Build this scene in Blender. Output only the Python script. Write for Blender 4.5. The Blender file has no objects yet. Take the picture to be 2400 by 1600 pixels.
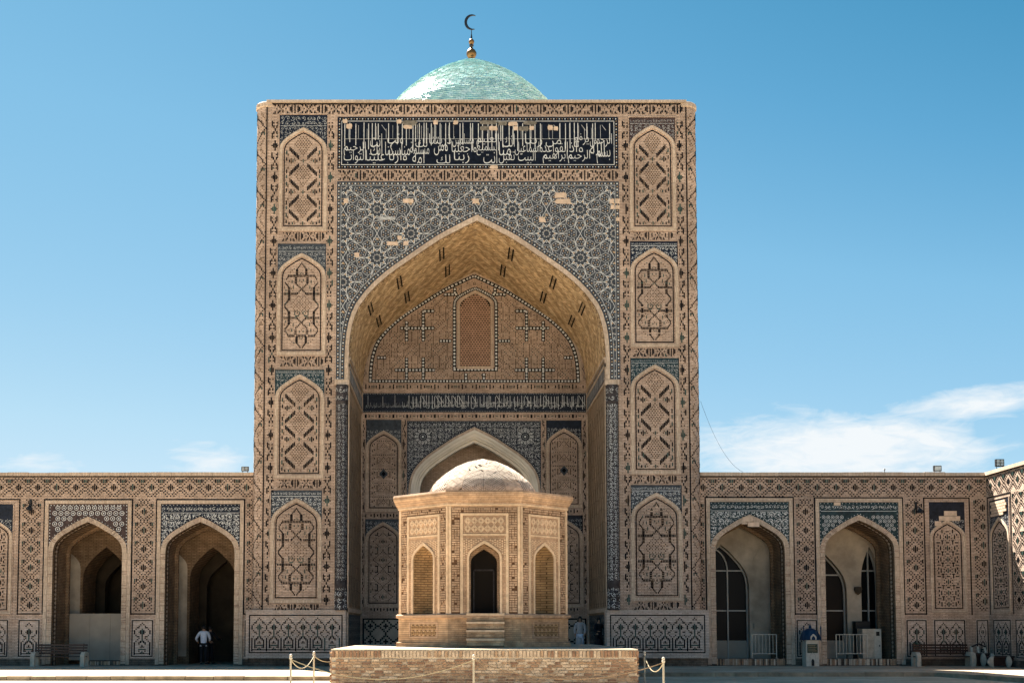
import bpy, math, random
from mathutils import Vector, Matrix
random.seed(7)
R = math.radians
S = bpy.context.scene
COL = S.collection

# ---------------------------------------------------------------- camera
FOC = 2808.0            # focal length in photo pixels (photo 2400 wide)
PITCH = R(3.58)
VPX, HOR = 1068.0, 1475.0
PY0 = HOR - FOC * math.tan(PITCH)
CAMZ = 1.57
cam_d = bpy.data.cameras.new("camera")
cam = bpy.data.objects.new("camera", cam_d)
COL.objects.link(cam)
cam.location = (0, 0, CAMZ)
cam.rotation_euler = (math.pi / 2 + PITCH, 0, 0)
cam_d.sensor_width = 36
cam_d.sensor_fit = 'HORIZONTAL'
cam_d.lens = FOC / 2400 * 36
cam_d.shift_x = (1200 - VPX) / 2400
cam_d.shift_y = (PY0 - 800) / 2400
cam_d.clip_end = 6000
S.camera = cam

# ---------------------------------------------------------------- light
SUN = Vector((-0.35, 0.645, 1.0)).normalized()      # towards the sun
sun_d = bpy.data.lights.new("sun", 'SUN')
sun_d.energy = 5.0
sun_d.angle = R(0.5)
sun_d.color = (1.0, 0.93, 0.82)
sun = bpy.data.objects.new("sun", sun_d)
COL.objects.link(sun)
sun.location = (0, 0, 60)
sun.rotation_euler = SUN.to_track_quat('Z', 'Y').to_euler()

W = bpy.data.worlds.new("World")
S.world = W
W.use_nodes = True
nt = W.node_tree
nt.nodes.clear()
def wn(t, **k):
    n = nt.nodes.new(t)
    for a, b in k.items():
        if a[0] == '_':
            n.inputs[int(a[1:])].default_value = b
        else:
            setattr(n, a, b)
    return n
def lk(a, b, t=None):
    (t or nt).links.new(a, b)
sky = wn('ShaderNodeTexSky', sky_type='NISHITA', sun_disc=False,
         sun_elevation=math.asin(SUN.z), sun_rotation=math.atan2(SUN.x, SUN.y),
         altitude=300, air_density=1.1, dust_density=0.25, ozone_density=3.0)
EXPO = 2.35
KS = 1 / (0.05 * 2 ** EXPO)
sg_ = wn('ShaderNodeSeparateColor'); lk(sky.outputs[0], sg_.inputs[0])
fm = wn('ShaderNodeMath', operation='MULTIPLY'); lk(sg_.outputs[1], fm.inputs[0]); fm.inputs[1].default_value = 0.1
rp = wn('ShaderNodeValToRGB'); lk(fm.outputs[0], rp.inputs[0])
els = rp.color_ramp.elements
for i_, (t_, c_) in enumerate(((0.12, (.02, .15, .33)), (.27, (.050, .28, .51)), (.33, (.125, .40, .67)), (.40, (.235, .535, .80)), (.50, (.34, .63, .87)),
                               (.627, (.49, .75, .93)), (.76, (.62, .82, .96)), (1.0, (.80, .90, 1.0)))):
    e_ = els[i_] if i_ < 2 else els.new(t_)
    e_.position = t_; e_.color = (*c_, 1)
hsv = wn('ShaderNodeVectorMath', operation='SCALE'); hsv.inputs['Scale'].default_value = KS
lk(rp.outputs[0], hsv.inputs[0])
tc = wn('ShaderNodeTexCoord')
sep = wn('ShaderNodeSeparateXYZ')
lk(tc.outputs['Generated'], sep.inputs[0])
def mth(op, a, b=None, c=None, clamp=False):
    n = nt.nodes.new('ShaderNodeMath'); n.operation = op; n.use_clamp = clamp
    for i, x in enumerate((a, b, c)):
        if x is None: continue
        if isinstance(x, (int, float)): n.inputs[i].default_value = x
        else: lk(x, n.inputs[i])
    return n.outputs[0]
az = mth('ARCTAN2', sep.outputs[0], sep.outputs[1])
el = mth('ARCSINE', sep.outputs[2])
cv = wn('ShaderNodeCombineXYZ')
lk(mth('MULTIPLY', az, 9.0), cv.inputs[0]); lk(mth('MULTIPLY', el, 30.0), cv.inputs[1])
nz = wn('ShaderNodeTexNoise'); nz.inputs['Scale'].default_value = 1.0
nz.inputs['Detail'].default_value = 9; nz.inputs['Roughness'].default_value = 0.52
nz.inputs['Distortion'].default_value = 0.55
lk(cv.outputs[0], nz.inputs['Vector'])
# bank of thin cloud low over the arcade roofs
def bump(x, c, w):
    t = mth('DIVIDE', mth('SUBTRACT', x, c), w)
    return mth('POWER', 2.718, mth('MULTIPLY', mth('MULTIPLY', t, t), -1.0))
b1 = mth('MULTIPLY', bump(az, R(17.5), R(7.0)), bump(el, R(7.6), R(2.4)))
b1b = mth('MULTIPLY', mth('MULTIPLY', bump(az, R(23.5), R(4.5)), bump(el, R(9.9), R(.9))), 0.75)
b2 = mth('MULTIPLY', mth('MULTIPLY', bump(az, R(-19), R(2.6)), bump(el, R(7.4), R(.9))), 0.62)
b4 = mth('MULTIPLY', mth('MULTIPLY', bump(az, R(-11.5), R(3.0)), bump(el, R(8.0), R(1.1))), 0.58)
m_ = mth('MAXIMUM', mth('MAXIMUM', b1, b2), mth('MAXIMUM', b4, b1b))
n2_ = wn('ShaderNodeTexNoise'); n2_.inputs['Scale'].default_value = 3.2; n2_.inputs['Detail'].default_value = 10; n2_.inputs['Roughness'].default_value = .62; n2_.inputs['Distortion'].default_value = 1.1
lk(cv.outputs[0], n2_.inputs['Vector'])
cl = mth('ADD', mth('ADD', mth('MULTIPLY', nz.outputs[0], 1.5), mth('MULTIPLY', n2_.outputs[0], 0.75)), mth('SUBTRACT', m_, 1.47))
cl = mth('MULTIPLY', cl, 1.9, clamp=True)
cl = mth('MULTIPLY', cl, mth('MULTIPLY', m_, 3.0, clamp=True))
mixc = wn('ShaderNodeMix', data_type='RGBA')
lk(cl, mixc.inputs[0]); lk(hsv.outputs[0], mixc.inputs[6])
mixc.inputs[7].default_value = (.90 * KS, .95 * KS, .98 * KS, 1)
bg = wn('ShaderNodeBackground')
bg.inputs[1].default_value = 0.05
lk(mixc.outputs[2], bg.inputs[0])
wo = wn('ShaderNodeOutputWorld')
lk(bg.outputs[0], wo.inputs[0])

S.render.engine = 'CYCLES'
S.cycles.max_bounces = 8
S.cycles.diffuse_bounces = 6
S.view_settings.view_transform = 'Standard'
S.view_settings.look = 'None'
S.view_settings.gamma = 1
S.view_settings.exposure = EXPO

# ---------------------------------------------------------------- materials
def mat(name, col, rough=0.85, var=0.0, vscale=3.0, bump=0.0, bscale=20.0, metal=0.0, brick=None,
        stain=0.0, spec=0.3, emis=None, obrick=False, curve=False):
    m = bpy.data.materials.new(name); m.use_nodes = True
    t = m.node_tree; N = t.nodes; L = t.links
    b = N['Principled BSDF']
    b.inputs['Roughness'].default_value = rough
    b.inputs['Metallic'].default_value = metal
    b.inputs['Specular IOR Level'].default_value = spec
    c4 = (*col, 1)
    geo = N.new('ShaderNodeNewGeometry')
    out = None
    hsrc = None
    if brick:
        bw, bh, mo, mcol = brick
        s = N.new('ShaderNodeSeparateXYZ'); L.new(geo.outputs['Position'], s.inputs[0])
        a = N.new('ShaderNodeMath'); a.operation = 'ADD'
        L.new(s.outputs[0], a.inputs[0]); L.new(s.outputs[1], a.inputs[1])
        cb = N.new('ShaderNodeCombineXYZ')
        if obrick:   # lying flat: x, y
            L.new(s.outputs[0], cb.inputs[0]); L.new(s.outputs[1], cb.inputs[1])
        else:
            L.new(a.outputs[0], cb.inputs[0]); L.new(s.outputs[2], cb.inputs[1])
        src = cb.outputs[0]
        if curve:
            nn = N.new('ShaderNodeTexNoise'); nn.inputs['Scale'].default_value = 0.9
            L.new(geo.outputs['Position'], nn.inputs['Vector'])
            mx = N.new('ShaderNodeVectorMath'); mx.operation = 'MULTIPLY_ADD'
            L.new(nn.outputs['Color'], mx.inputs[0]); mx.inputs[1].default_value = (0.5, 0.5, 0)
            L.new(cb.outputs[0], mx.inputs[2]); src = mx.outputs[0]
        bt = N.new('ShaderNodeTexBrick')
        L.new(src, bt.inputs['Vector'])
        bt.inputs['Scale'].default_value = 1.0
        bt.inputs['Brick Width'].default_value = bw
        bt.inputs['Row Height'].default_value = bh
        bt.inputs['Mortar Size'].default_value = mo
        bt.inputs['Mortar Smooth'].default_value = 0.3
        bt.inputs['Color1'].default_value = c4
        bt.inputs['Color2'].default_value = (col[0] * .80, col[1] * .77, col[2] * .74, 1)
        bt.inputs['Mortar'].default_value = (*mcol, 1)
        out = bt.outputs['Color']; hsrc = bt.outputs['Fac']
    if var or stain or out is None:
        nz = N.new('ShaderNodeTexNoise'); nz.inputs['Scale'].default_value = vscale
        nz.inputs['Detail'].default_value = 6
        L.new(geo.outputs['Position'], nz.inputs['Vector'])
        mr = N.new('ShaderNodeMapRange')
        mr.inputs[1].default_value = 0.3; mr.inputs[2].default_value = 0.7
        mr.inputs[3].default_value = 1 - var; mr.inputs[4].default_value = 1 + var
        L.new(nz.outputs[0], mr.inputs[0])
        mu = N.new('ShaderNodeVectorMath'); mu.operation = 'SCALE'
        if out is None: mu.inputs[0].default_value = col
        else: L.new(out, mu.inputs[0])
        L.new(mr.outputs[0], mu.inputs['Scale'])
        out = mu.outputs[0]
        if stain:
            n2 = N.new('ShaderNodeTexNoise'); n2.inputs['Scale'].default_value = 0.45
            n2.inputs['Detail'].default_value = 8; n2.inputs['Roughness'].default_value = 0.65
            L.new(geo.outputs['Position'], n2.inputs['Vector'])
            m2 = N.new('ShaderNodeMapRange')
            m2.inputs[1].default_value = 0.40; m2.inputs[2].default_value = 0.62
            m2.inputs[3].default_value = 1 - stain; m2.inputs[4].default_value = 1.06
            L.new(n2.outputs[0], m2.inputs[0])
            mv = N.new('ShaderNodeVectorMath'); mv.operation = 'SCALE'
            L.new(out, mv.inputs[0]); L.new(m2.outputs[0], mv.inputs['Scale'])
            out = mv.outputs[0]
    L.new(out, b.inputs['Base Color'])
    if bump:
        bn = N.new('ShaderNodeBump'); bn.inputs['Strength'].default_value = bump
        if hsrc is not None:
            iv = N.new('ShaderNodeMath'); iv.operation = 'SUBTRACT'; iv.inputs[0].default_value = 1
            L.new(hsrc, iv.inputs[1]); L.new(iv.outputs[0], bn.inputs['Height'])
            bn.inputs['Distance'].default_value = 0.02
        else:
            n3 = N.new('ShaderNodeTexNoise'); n3.inputs['Scale'].default_value = bscale
            n3.inputs['Detail'].default_value = 5
            L.new(geo.outputs['Position'], n3.inputs['Vector'])
            L.new(n3.outputs[0], bn.inputs['Height']); bn.inputs['Distance'].default_value = 0.03
        L.new(bn.outputs[0], b.inputs['Normal'])
    return m

M = {}
M['brick'] = mat('tan_brick', (.62, .462, .36), brick=(.26, .068, .012, (.29, .205, .15)), var=.18, vscale=5, stain=.28, bump=.6)
M['brick2'] = mat('smooth_trim_brick', (.63, .495, .38), brick=(.068, .26, .009, (.38, .29, .215)), var=.14, vscale=9, stain=.18, bump=.4)
M['vaultbrick'] = mat('vault_brick', (.60, .43, .25), var=.25, vscale=5, stain=.15)
M['dado'] = mat('pale_dado_brick', (.68, .55, .46), brick=(.26, .068, .012, (.38, .30, .25)), var=.10, vscale=6, stain=.12, bump=.4)
M['wornbrick'] = mat('worn_footing_brick', (.20, .145, .105), brick=(.30, .08, .014, (.10, .075, .06)), var=.4, vscale=3.5, stain=.35, bump=.9)
M['pav'] = mat('pavilion_brick', (.60, .405, .265), brick=(.24, .062, .006, (.36, .22, .13)), var=.18, vscale=7, stain=.40, bump=.5)
M['pavlight'] = mat('pavilion_trim', (.68, .49, .325), var=.16, vscale=9, stain=.26, bump=.3, bscale=12)
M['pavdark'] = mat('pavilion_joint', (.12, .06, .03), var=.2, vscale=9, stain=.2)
M['pavbase'] = mat('pavilion_base_brick', (.56, .37, .22), brick=(.24, .065, .010, (.40, .26, .15)), var=.28, vscale=4, stain=.28, bump=.8)
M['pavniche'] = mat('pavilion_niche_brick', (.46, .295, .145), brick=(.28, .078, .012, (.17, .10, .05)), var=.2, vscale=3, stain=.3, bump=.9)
M['pdome'] = mat('pavilion_dome_brick', (.50, .405, .32), var=.2, vscale=8, stain=.2)
M['pdomejoint'] = mat('pavilion_dome_joint', (.11, .08, .055), var=.2)
M['mortar'] = mat('pale_mortar', (.66, .55, .42), var=.2, vscale=5, stain=.25, bump=.5, bscale=30)
M['plat0'] = mat('platform_brick_a', (.36, .22, .135), var=.3, vscale=8, bump=.6, bscale=40)
M['plat1'] = mat('platform_brick_b', (.43, .285, .18), var=.3, vscale=8, bump=.6, bscale=40)
M['plat2'] = mat('platform_brick_c', (.28, .16, .10), var=.3, vscale=8, bump=.6, bscale=40)
M['plat3'] = mat('platform_brick_d', (.56, .43, .31), var=.3, vscale=8, bump=.6, bscale=40)
M['k'] = mat('dark_glaze', (.005, .005, .007), rough=.7, var=.3, vscale=8, spec=.05)
M['g'] = mat('green_glaze', (.030, .060, .050), rough=.5, var=.5, vscale=5, spec=.2)
M['n'] = mat('brown_brick_inlay', (.095, .06, .035), var=.3, vscale=5)
M['w'] = mat('white_glaze', (.62, .62, .60), rough=.4, var=.2, vscale=9)
M['w2'] = mat('dull_white_glaze', (.40, .40, .39), rough=.45, var=.35, vscale=6)
M['o'] = mat('ochre_glaze', (.40, .27, .15), rough=.4, var=.4, vscale=12)
M['navy'] = mat('navy_tile', (.011, .014, .024), rough=.4, var=.5, vscale=7, spec=.2)
M['teal'] = mat('teal_tile', (.014, .034, .040), rough=.4, var=.45, vscale=7, spec=.2)
M['maroon'] = mat('brown_tile', (.055, .034, .030), rough=.45, var=.4, vscale=7, spec=.2)
M['slate'] = mat('slate_tile', (.045, .052, .062), rough=.45, var=.4, vscale=7, spec=.2)
M['coltile'] = mat('worn_column_tile', (.040, .034, .036), rough=.5, var=.5, vscale=5, spec=.2)
M['patch'] = mat('repair_plaster', (.60, .45, .33), var=.2, vscale=5)
M['patchd'] = mat('bare_mortar_patch', (.17, .15, .12), var=.4, vscale=9)
M['plaster'] = mat('grey_plaster', (.52, .435, .34), var=.14, vscale=1.5, stain=.38)
M['plasterw'] = mat('white_moulding', (.74, .67, .57), var=.08, vscale=2, stain=.15)
M['plasterd'] = mat('shade_brown_plaster', (.075, .055, .036), var=.2, vscale=1.5, stain=.35)  # plaster darkened in colour for shade inside the bays; also the brown loudspeaker
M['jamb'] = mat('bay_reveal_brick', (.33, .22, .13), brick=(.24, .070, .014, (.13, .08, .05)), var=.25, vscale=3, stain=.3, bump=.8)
M['side'] = mat('iwan_side_brick', (.42, .315, .215), brick=(.10, .60, .016, (.19, .135, .09)), var=.2, vscale=3, stain=.25, bump=.6, curve=True)
M['lattice'] = mat('terracotta_lattice', (.42, .26, .18), var=.2, vscale=5)
M['dark'] = mat('unlit_interior', (.015, .012, .010), rough=1)  # near-black sheets behind doorway and grille stand in for unlit depth
M['paving'] = mat('pale_paving', (.54, .455, .33), brick=(.9, .45, .014, (.36, .29, .20)), var=.12, vscale=1.3, stain=.2, obrick=True, bump=.2)
M['walk'] = mat('walkway_stone', (.50, .40, .29), brick=(1.2, .6, .014, (.30, .23, .16)), var=.16, vscale=1.0, stain=.22, obrick=True, bump=.2)
M['kerb'] = mat('kerb_stone', (.36, .28, .19), var=.3, vscale=3, stain=.3, bump=.5, bscale=9)
M['concrete'] = mat('pale_concrete', (.52, .44, .34), var=.18, vscale=7, bump=.3, bscale=25)
M['wood'] = mat('dark_stained_wood', (.030, .014, .012), rough=.4, var=.4, vscale=9)
M['wood2'] = mat('cream_painted_wood', (.50, .46, .38), rough=.6, var=.2, vscale=9)
M['board'] = mat('grey_board', (.36, .31, .25), rough=.6, var=.10, vscale=2)
M['metalw'] = mat('white_painted_steel', (.56, .50, .41), rough=.4, var=.12, vscale=8)
M['post'] = mat('cream_painted_post', (.44, .39, .30), rough=.45, var=.2, vscale=12)
M['rope'] = mat('pale_rope', (.34, .285, .18), rough=.45, var=.3, vscale=30)
M['roped'] = mat('dark_worn_rope', (.22, .15, .09), var=.5, vscale=14)
M['black'] = mat('black_plastic', (.012, .012, .013), rough=.5)
M['lens'] = mat('lamp_glass', (.42, .47, .47), rough=.15, var=.2, vscale=15, spec=.6)
M['gold'] = mat('weathered_brass', (.23, .12, .045), rough=.45, metal=.75, var=.4, vscale=10)
M['iron'] = mat('dark_iron', (.030, .034, .042), rough=.5, metal=.5)
M['turq'] = mat('turquoise_glaze', (.36, .63, .62), rough=.22, var=.15, vscale=2, spec=.6)
M['turq2'] = mat('pale_turquoise_glaze', (.50, .73, .72), rough=.22, var=.15, vscale=2, spec=.6)
M['turq3'] = mat('deep_turquoise_glaze', (.22, .47, .47), rough=.25, var=.2, vscale=2, spec=.6)
M['glass'] = mat('dark_window_glass', (.006, .006, .007), rough=.3, spec=.08)
M['alu'] = mat('grey_window_frame', (.40, .39, .36), rough=.45, var=.1)
M['bluep'] = mat('blue_painted_metal', (.012, .035, .075), rough=.45, spec=.2)
M['sign'] = mat('green_notice', (.040, .055, .035), rough=.5, var=.3, vscale=15)
M['vaultjoint'] = mat('vault_joint', (.17, .105, .05), var=.3, vscale=4)
M['vb2'] = mat('vault_brick_dark', (.40, .27, .145), var=.25, vscale=5, stain=.15)
M['vb3'] = mat('vault_brick_pale', (.72, .54, .34), var=.2, vscale=5, stain=.15)
M['mosaic'] = mat('mosaic_ground', (.045, .052, .062), rough=.45, var=.6, vscale=11, spec=.2)
M['deep'] = mat('deep_blue_black_tile', (.006, .008, .015), rough=.45, var=.5, vscale=7, spec=.15)
M['halld'] = mat('dim_hall_plaster', (.022, .016, .010), var=.2)  # shade of the deep hall put into the plaster colour
M['skin'] = mat('skin', (.34, .20, .13), rough=.6)
M['hair'] = mat('dark_hair', (.012, .010, .009), rough=.6)
M['shirt'] = mat('white_shirt_cloth', (.62, .66, .76), var=.12, vscale=14)
M['robe'] = mat('pale_robe_cloth', (.44, .40, .39), var=.12, vscale=14)
M['blackc'] = mat('black_cloth', (.010, .010, .014), var=.2)
M['leaf'] = mat('plant_leaf', (.035, .085, .055), var=.4, vscale=20)
M['pot'] = mat('plant_pot', (.10, .06, .045))

# ---------------------------------------------------------------- frames and mesh builder
class Fr:
    """flat frame: u along U, v up, w out of the wall"""
    def __init__(s, o, U, Nn):
        s.o, s.U, s.N = Vector(o), Vector(U).normalized(), Vector(Nn).normalized()
    def P(s, u, v, w=0.0):
        o, U, n = s.o, s.U, s.N
        return (o.x + U.x * u + n.x * w, o.y + U.y * u + n.y * w, o.z + v)
class Cyl:
    """vertical cylinder: u = arc length, starts at angle a0 (seen from above), direction sgn"""
    def __init__(s, c, r, a0, sgn=1, lean=0.0, ztop=1):
        s.c, s.r, s.a0, s.sgn, s.lean, s.zt = c, r, a0, sgn, lean, ztop
    def P(s, u, v, w=0.0):
        a = s.a0 + s.sgn * u / s.r
        rr = s.r + w
        return (s.c[0] + rr * math.cos(a) + s.lean * (v / s.zt), s.c[1] + rr * math.sin(a), v)
class Front(Fr):
    """wall facing the camera at depth Y, with conversion from photo pixels"""
    def __init__(s, Y):
        Fr.__init__(s, (0, Y, 0), (1, 0, 0), (0, -1, 0)); s.Y = Y
    def z(s, py):
        k = (PY0 - py) / FOC
        # k = (z c - Y s)/(Y c + z s)
        c, q = math.cos(PITCH), math.sin(PITCH)
        return CAMZ + s.Y * (k * c + q) / (c - k * q)
    def x(s, px, py=1200):
        z = s.z(py) - CAMZ
        d = s.Y * math.cos(PITCH) + z * math.sin(PITCH)
        return (px - VPX) * d / FOC
    def xz(s, px, py):
        return s.x(px, py), s.z(py)

class MB:
    def __init__(s):
        s.v, s.f, s.m, s.mats = [], [], [], []
    def mi(s, m):
        m = M[m] if isinstance(m, str) else m
        if m not in s.mats: s.mats.append(m)
        return s.mats.index(m)
    def poly(s, pts, m):
        i = len(s.v); s.v.extend(pts); s.f.append(tuple(range(i, i + len(pts)))); s.m.append(s.mi(m))
    def box(s, fr, u0, u1, v0, v1, w0, w1, m, back=False, cuts=1):
        if u1 < u0: u0, u1 = u1, u0
        if v1 < v0: v0, v1 = v1, v0
        P = fr.P; k = s.mi(m)
        for q in range(cuts):
            a = u0 + (u1 - u0) * q / cuts; b = u0 + (u1 - u0) * (q + 1) / cuts
            i = len(s.v)
            s.v.extend((P(a, v0, w1), P(b, v0, w1), P(b, v1, w1), P(a, v1, w1),
                        P(a, v0, w0), P(b, v0, w0), P(b, v1, w0), P(a, v1, w0)))
            fs = [(i, i + 1, i + 2, i + 3), (i + 4, i + 5, i + 1, i), (i + 3, i + 2, i + 6, i + 7)]
            if q == 0: fs.append((i + 4, i, i + 3, i + 7))
            if q == cuts - 1: fs.append((i + 1, i + 5, i + 6, i + 2))
            if back: fs.append((i + 5, i + 4, i + 7, i + 6))
            s.f.extend(fs); s.m.extend([k] * len(fs))
    def bx(s, x0, x1, y0, y1, z0, z1, m):
        s.box(Fr((0, 0, 0), (1, 0, 0), (0, -1, 0)), x0, x1, z0, z1, -max(y0, y1), -min(y0, y1), m, back=True)
    def rect(s, fr, u0, u1, v0, v1, w, m):
        s.poly([fr.P(u0, v0, w), fr.P(u1, v0, w), fr.P(u1, v1, w), fr.P(u0, v1, w)], m)
    def quad4(s, fr, c, w0, w1, m):
        """prism on any convex polygon c=[(u,v)..] ccw"""
        n = len(c); i = len(s.v); k = s.mi(m)
        s.v.extend([fr.P(a, b, w1) for a, b in c]); s.v.extend([fr.P(a, b, w0) for a, b in c])
        s.f.append(tuple(range(i, i + n))); s.m.append(k)
        if w1 != w0:
            for j in range(n):
                q = (j + 1) % n
                s.f.append((i + n + j, i + n + q, i + q, i + j)); s.m.append(k)
    def seg(s, fr, a, b, t, w0, w1, m):
        dx, dy = b[0] - a[0], b[1] - a[1]; L = math.hypot(dx, dy)
        if L < 1e-6: return
        nx, ny = -dy / L * t / 2, dx / L * t / 2
        s.quad4(fr, [(a[0] - nx, a[1] - ny), (b[0] - nx, b[1] - ny), (b[0] + nx, b[1] + ny), (a[0] + nx, a[1] + ny)], w0, w1, m)
    def disc(s, fr, c, r, w0, w1, m, n=6, ph=0.0):
        s.quad4(fr, [(c[0] + r * math.cos(ph + 2 * math.pi * k / n), c[1] + r * math.sin(ph + 2 * math.pi * k / n)) for k in range(n)], w0, w1, m)
    def above(s, fr, pts, zt, w, m):
        for a, b in zip(pts, pts[1:]):
            if b[0] - a[0] > 1e-5:
                s.poly([fr.P(a[0], a[1], w), fr.P(b[0], b[1], w), fr.P(b[0], zt, w), fr.P(a[0], zt, w)], m)
    def under(s, fr, pts, z0, w, m):
        for a, b in zip(pts, pts[1:]):
            if b[0] - a[0] > 1e-5:
                s.poly([fr.P(a[0], z0, w), fr.P(b[0], z0, w), fr.P(b[0], b[1], w), fr.P(a[0], a[1], w)], m)
    def sheet(s, fr, pts, w0, w1, m, flip=False):
        for a, b in zip(pts, pts[1:]):
            q = [fr.P(a[0], a[1], w1), fr.P(b[0], b[1], w1), fr.P(b[0], b[1], w0), fr.P(a[0], a[1], w0)]
            s.poly(q[::-1] if flip else q, m)
    def ring(s, fr, po, pi, w0, w1, m):
        for k in range(len(po) - 1):
            a, b, c, d = po[k], po[k + 1], pi[k + 1], pi[k]
            s.poly([fr.P(*d, w1), fr.P(*c, w1), fr.P(*b, w1), fr.P(*a, w1)], m)
        s.sheet(fr, po, w0, w1, m, True); s.sheet(fr, pi, w0, w1, m)
    def tube(s, pts, r, m, n=6, caps=True):
        pts = [Vector(p) for p in pts]; rings = []
        rr = r if isinstance(r, (list, tuple)) else [r] * len(pts)
        for i, p in enumerate(pts):
            d = (pts[min(i + 1, len(pts) - 1)] - pts[max(i - 1, 0)]).normalized()
            ref = Vector((0, 0, 1)) if abs(d.z) < 0.9 else Vector((0, 1, 0))
            a = d.cross(ref).normalized(); b = d.cross(a)
            base = len(s.v)
            for k in range(n):
                t = 2 * math.pi * k / n
                s.v.append(tuple(p + (a * math.cos(t) + b * math.sin(t)) * rr[i]))
            rings.append(base)
        k_ = s.mi(m)
        for i in range(len(pts) - 1):
            for k in range(n):
                q = (k + 1) % n
                s.f.append((rings[i] + k, rings[i] + q, rings[i + 1] + q, rings[i + 1] + k)); s.m.append(k_)
        if caps:
            for b_ in (rings[0], rings[-1]):
                s.f.append(tuple(b_ + k for k in range(n))); s.m.append(k_)
    def lathe(s, c, prof, m, n=24, a0=0.0, a1=2 * math.pi, ph=0.0, cap=True):
        full = abs(a1 - a0 - 2 * math.pi) < 1e-6
        cnt = n if full else n + 1
        base = len(s.v); k_ = s.mi(m)
        for r, z in prof:
            for k in range(cnt):
                t = ph + a0 + (a1 - a0) * k / n
                s.v.append((c[0] + r * math.cos(t), c[1] + r * math.sin(t), c[2] + z))
        for i in range(len(prof) - 1):
            for k in range(n):
                q = (k + 1) % cnt
                s.f.append((base + i * cnt + k, base + i * cnt + q, base + (i + 1) * cnt + q, base + (i + 1) * cnt + k)); s.m.append(k_)
        if cap and full:
            s.f.append(tuple(base + (len(prof) - 1) * cnt + k for k in range(cnt))); s.m.append(k_)
            s.f.append(tuple(base + cnt - 1 - k for k in range(cnt))); s.m.append(k_)
    def build(s, name, parent=None, kind=None, label=None, smooth=False):
        def dep(q):
            d = 0
            while q.parent is not None: q = q.parent; d += 1
            return d
        while parent is not None and dep(parent) > 1: parent = parent.parent
        off = Vector((0, 0, 0)); p = parent
        while p is not None:
            off += p.location; p = p.parent
        me = bpy.data.meshes.new(name)
        me.from_pydata([(a[0] - off.x, a[1] - off.y, a[2] - off.z) for a in s.v], [], s.f)
        for m in s.mats: me.materials.append(m)
        me.polygons.foreach_set('material_index', s.m)
        if smooth: me.polygons.foreach_set('use_smooth', [True] * len(me.polygons))
        me.update()
        o = bpy.data.objects.new(name, me); COL.objects.link(o)
        if parent is not None: o.parent = parent
        if kind: o['kind'] = kind
        if label: o['label'] = label
        return o
def thing(name, label, cat, loc=(0, 0, 0), group=None):
    o = bpy.data.objects.new(name, None); COL.objects.link(o)
    o.location = loc; o.empty_display_size = .3
    o['label'] = label; o['category'] = cat
    if group: o['group'] = group
    return o
def tag(o, label, cat, group=None):
    o['label'] = label; o['category'] = cat
    if group: o['group'] = group
    return o

ARC = [(0, 0), (.004, .10), (.012, .18), (.026, .25), (.05, .325), (.085, .393), (.154, .477), (.225, .545), (.307, .61), (.38, .66),
       (.46, .71), (.575, .783), (.69, .853), (.77, .895), (.846, .93), (.92, .965), (1, 1)]
def arch(cx, a, zs, h, z0=None):
    L = [(cx - a + a * t, zs + h * q) for t, q in ARC]
    Rr = [(2 * cx - u, v) for u, v in L[::-1]][1:]
    p = L + Rr
    if z0 is not None:
        p = [(cx - a - 1e-6, z0)] + p + [(cx + a + 1e-6, z0)]
    return p
def av(cx, a, zs, h, u):
    t = 1 - abs(u - cx) / a
    if t <= 0: return -1e9
    for (t0, q0), (t1, q1) in zip(ARC, ARC[1:]):
        if t <= t1:
            return zs + h * (q0 + (q1 - q0) * (t - t0) / (t1 - t0))
    return zs + h
def wall_arches(mb, fr, u0, u1, z0, z1, arches, w, m):
    """arches: (cx, a, zs, h, zbottom)"""
    x = u0
    for cx, a, zs, h, zb in sorted(arches):
        mb.rect(fr, x, cx - a, z0, z1, w, m)
        mb.above(fr, arch(cx, a, zs, h), z1, w, m)
        if zb > z0: mb.rect(fr, cx - a, cx + a, z0, zb, w, m)
        x = cx + a
    mb.rect(fr, x, u1, z0, z1, w, m)

# ---------------------------------------------------------------- brick-and-glaze ornament
def draw(mb, fr, items, uc, vt, cu, cvv, w0=.003, w1=.014, inside=None, mirror=True):
    """items (col,row,ncol,nrow,mat): centre column counted from uc, rows down from vt"""
    for it in items:
        c, r, nc, nr, m = it
        rv = random.random()
        if rv < .025: continue
        if m == 'k' and rv < .06: m = 'g' if rv < .045 else 'n'
        for sg in ((1, -1) if (mirror and c != 0) else (1,)):
            u = uc + sg * c * cu; v = vt - r * cvv
            hu = (nc - .20) * cu / 2; hv = (nr - .24) * cvv / 2
            if inside and not (inside(u - hu, v + hv) and inside(u + hu, v + hv) and inside(u, v - hv)): continue
            mb.box(fr, u - hu, u + hu, v - hv, v + hv, w0, w1 + random.uniform(0, .004), m)
def bitmap_items(rows, key={'#': 'k', 'o': 'k', 'g': 'g', 'n': 'n'}, c0=None):
    h = len(rows); wd = max(len(r) for r in rows); rows = [r.ljust(wd, '.') for r in rows]
    c0 = (wd - 1) / 2 if c0 is None else c0
    out = []
    for c in range(wd):
        r = 0
        while r < h:
            ch = rows[r][c]
            if ch in key:
                r2 = r
                if ch in '#g':
                    while r2 + 1 < h and rows[r2 + 1][c] == ch: r2 += 1
                out.append((c - c0, (r + r2) / 2, 1, r2 - r + 1, key[ch])); r = r2 + 1
            else: r += 1
    return out, wd, h
XM = ["#...#", "#o.o#", "#...#", "##.##", ".#.#.", "..#..", "..#..", ".#.#.", "##.##", "#...#", "#o.o#", "#...#"]
CM = ["..g..", "..g..", ".ggg.", "oggGo".replace('G', 'g'), ".ggg.", "..g..", "..g.."]
CK = ["..#..", "..#..", ".###.", "o###o", ".###.", "..#..", "..#.."]
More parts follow.
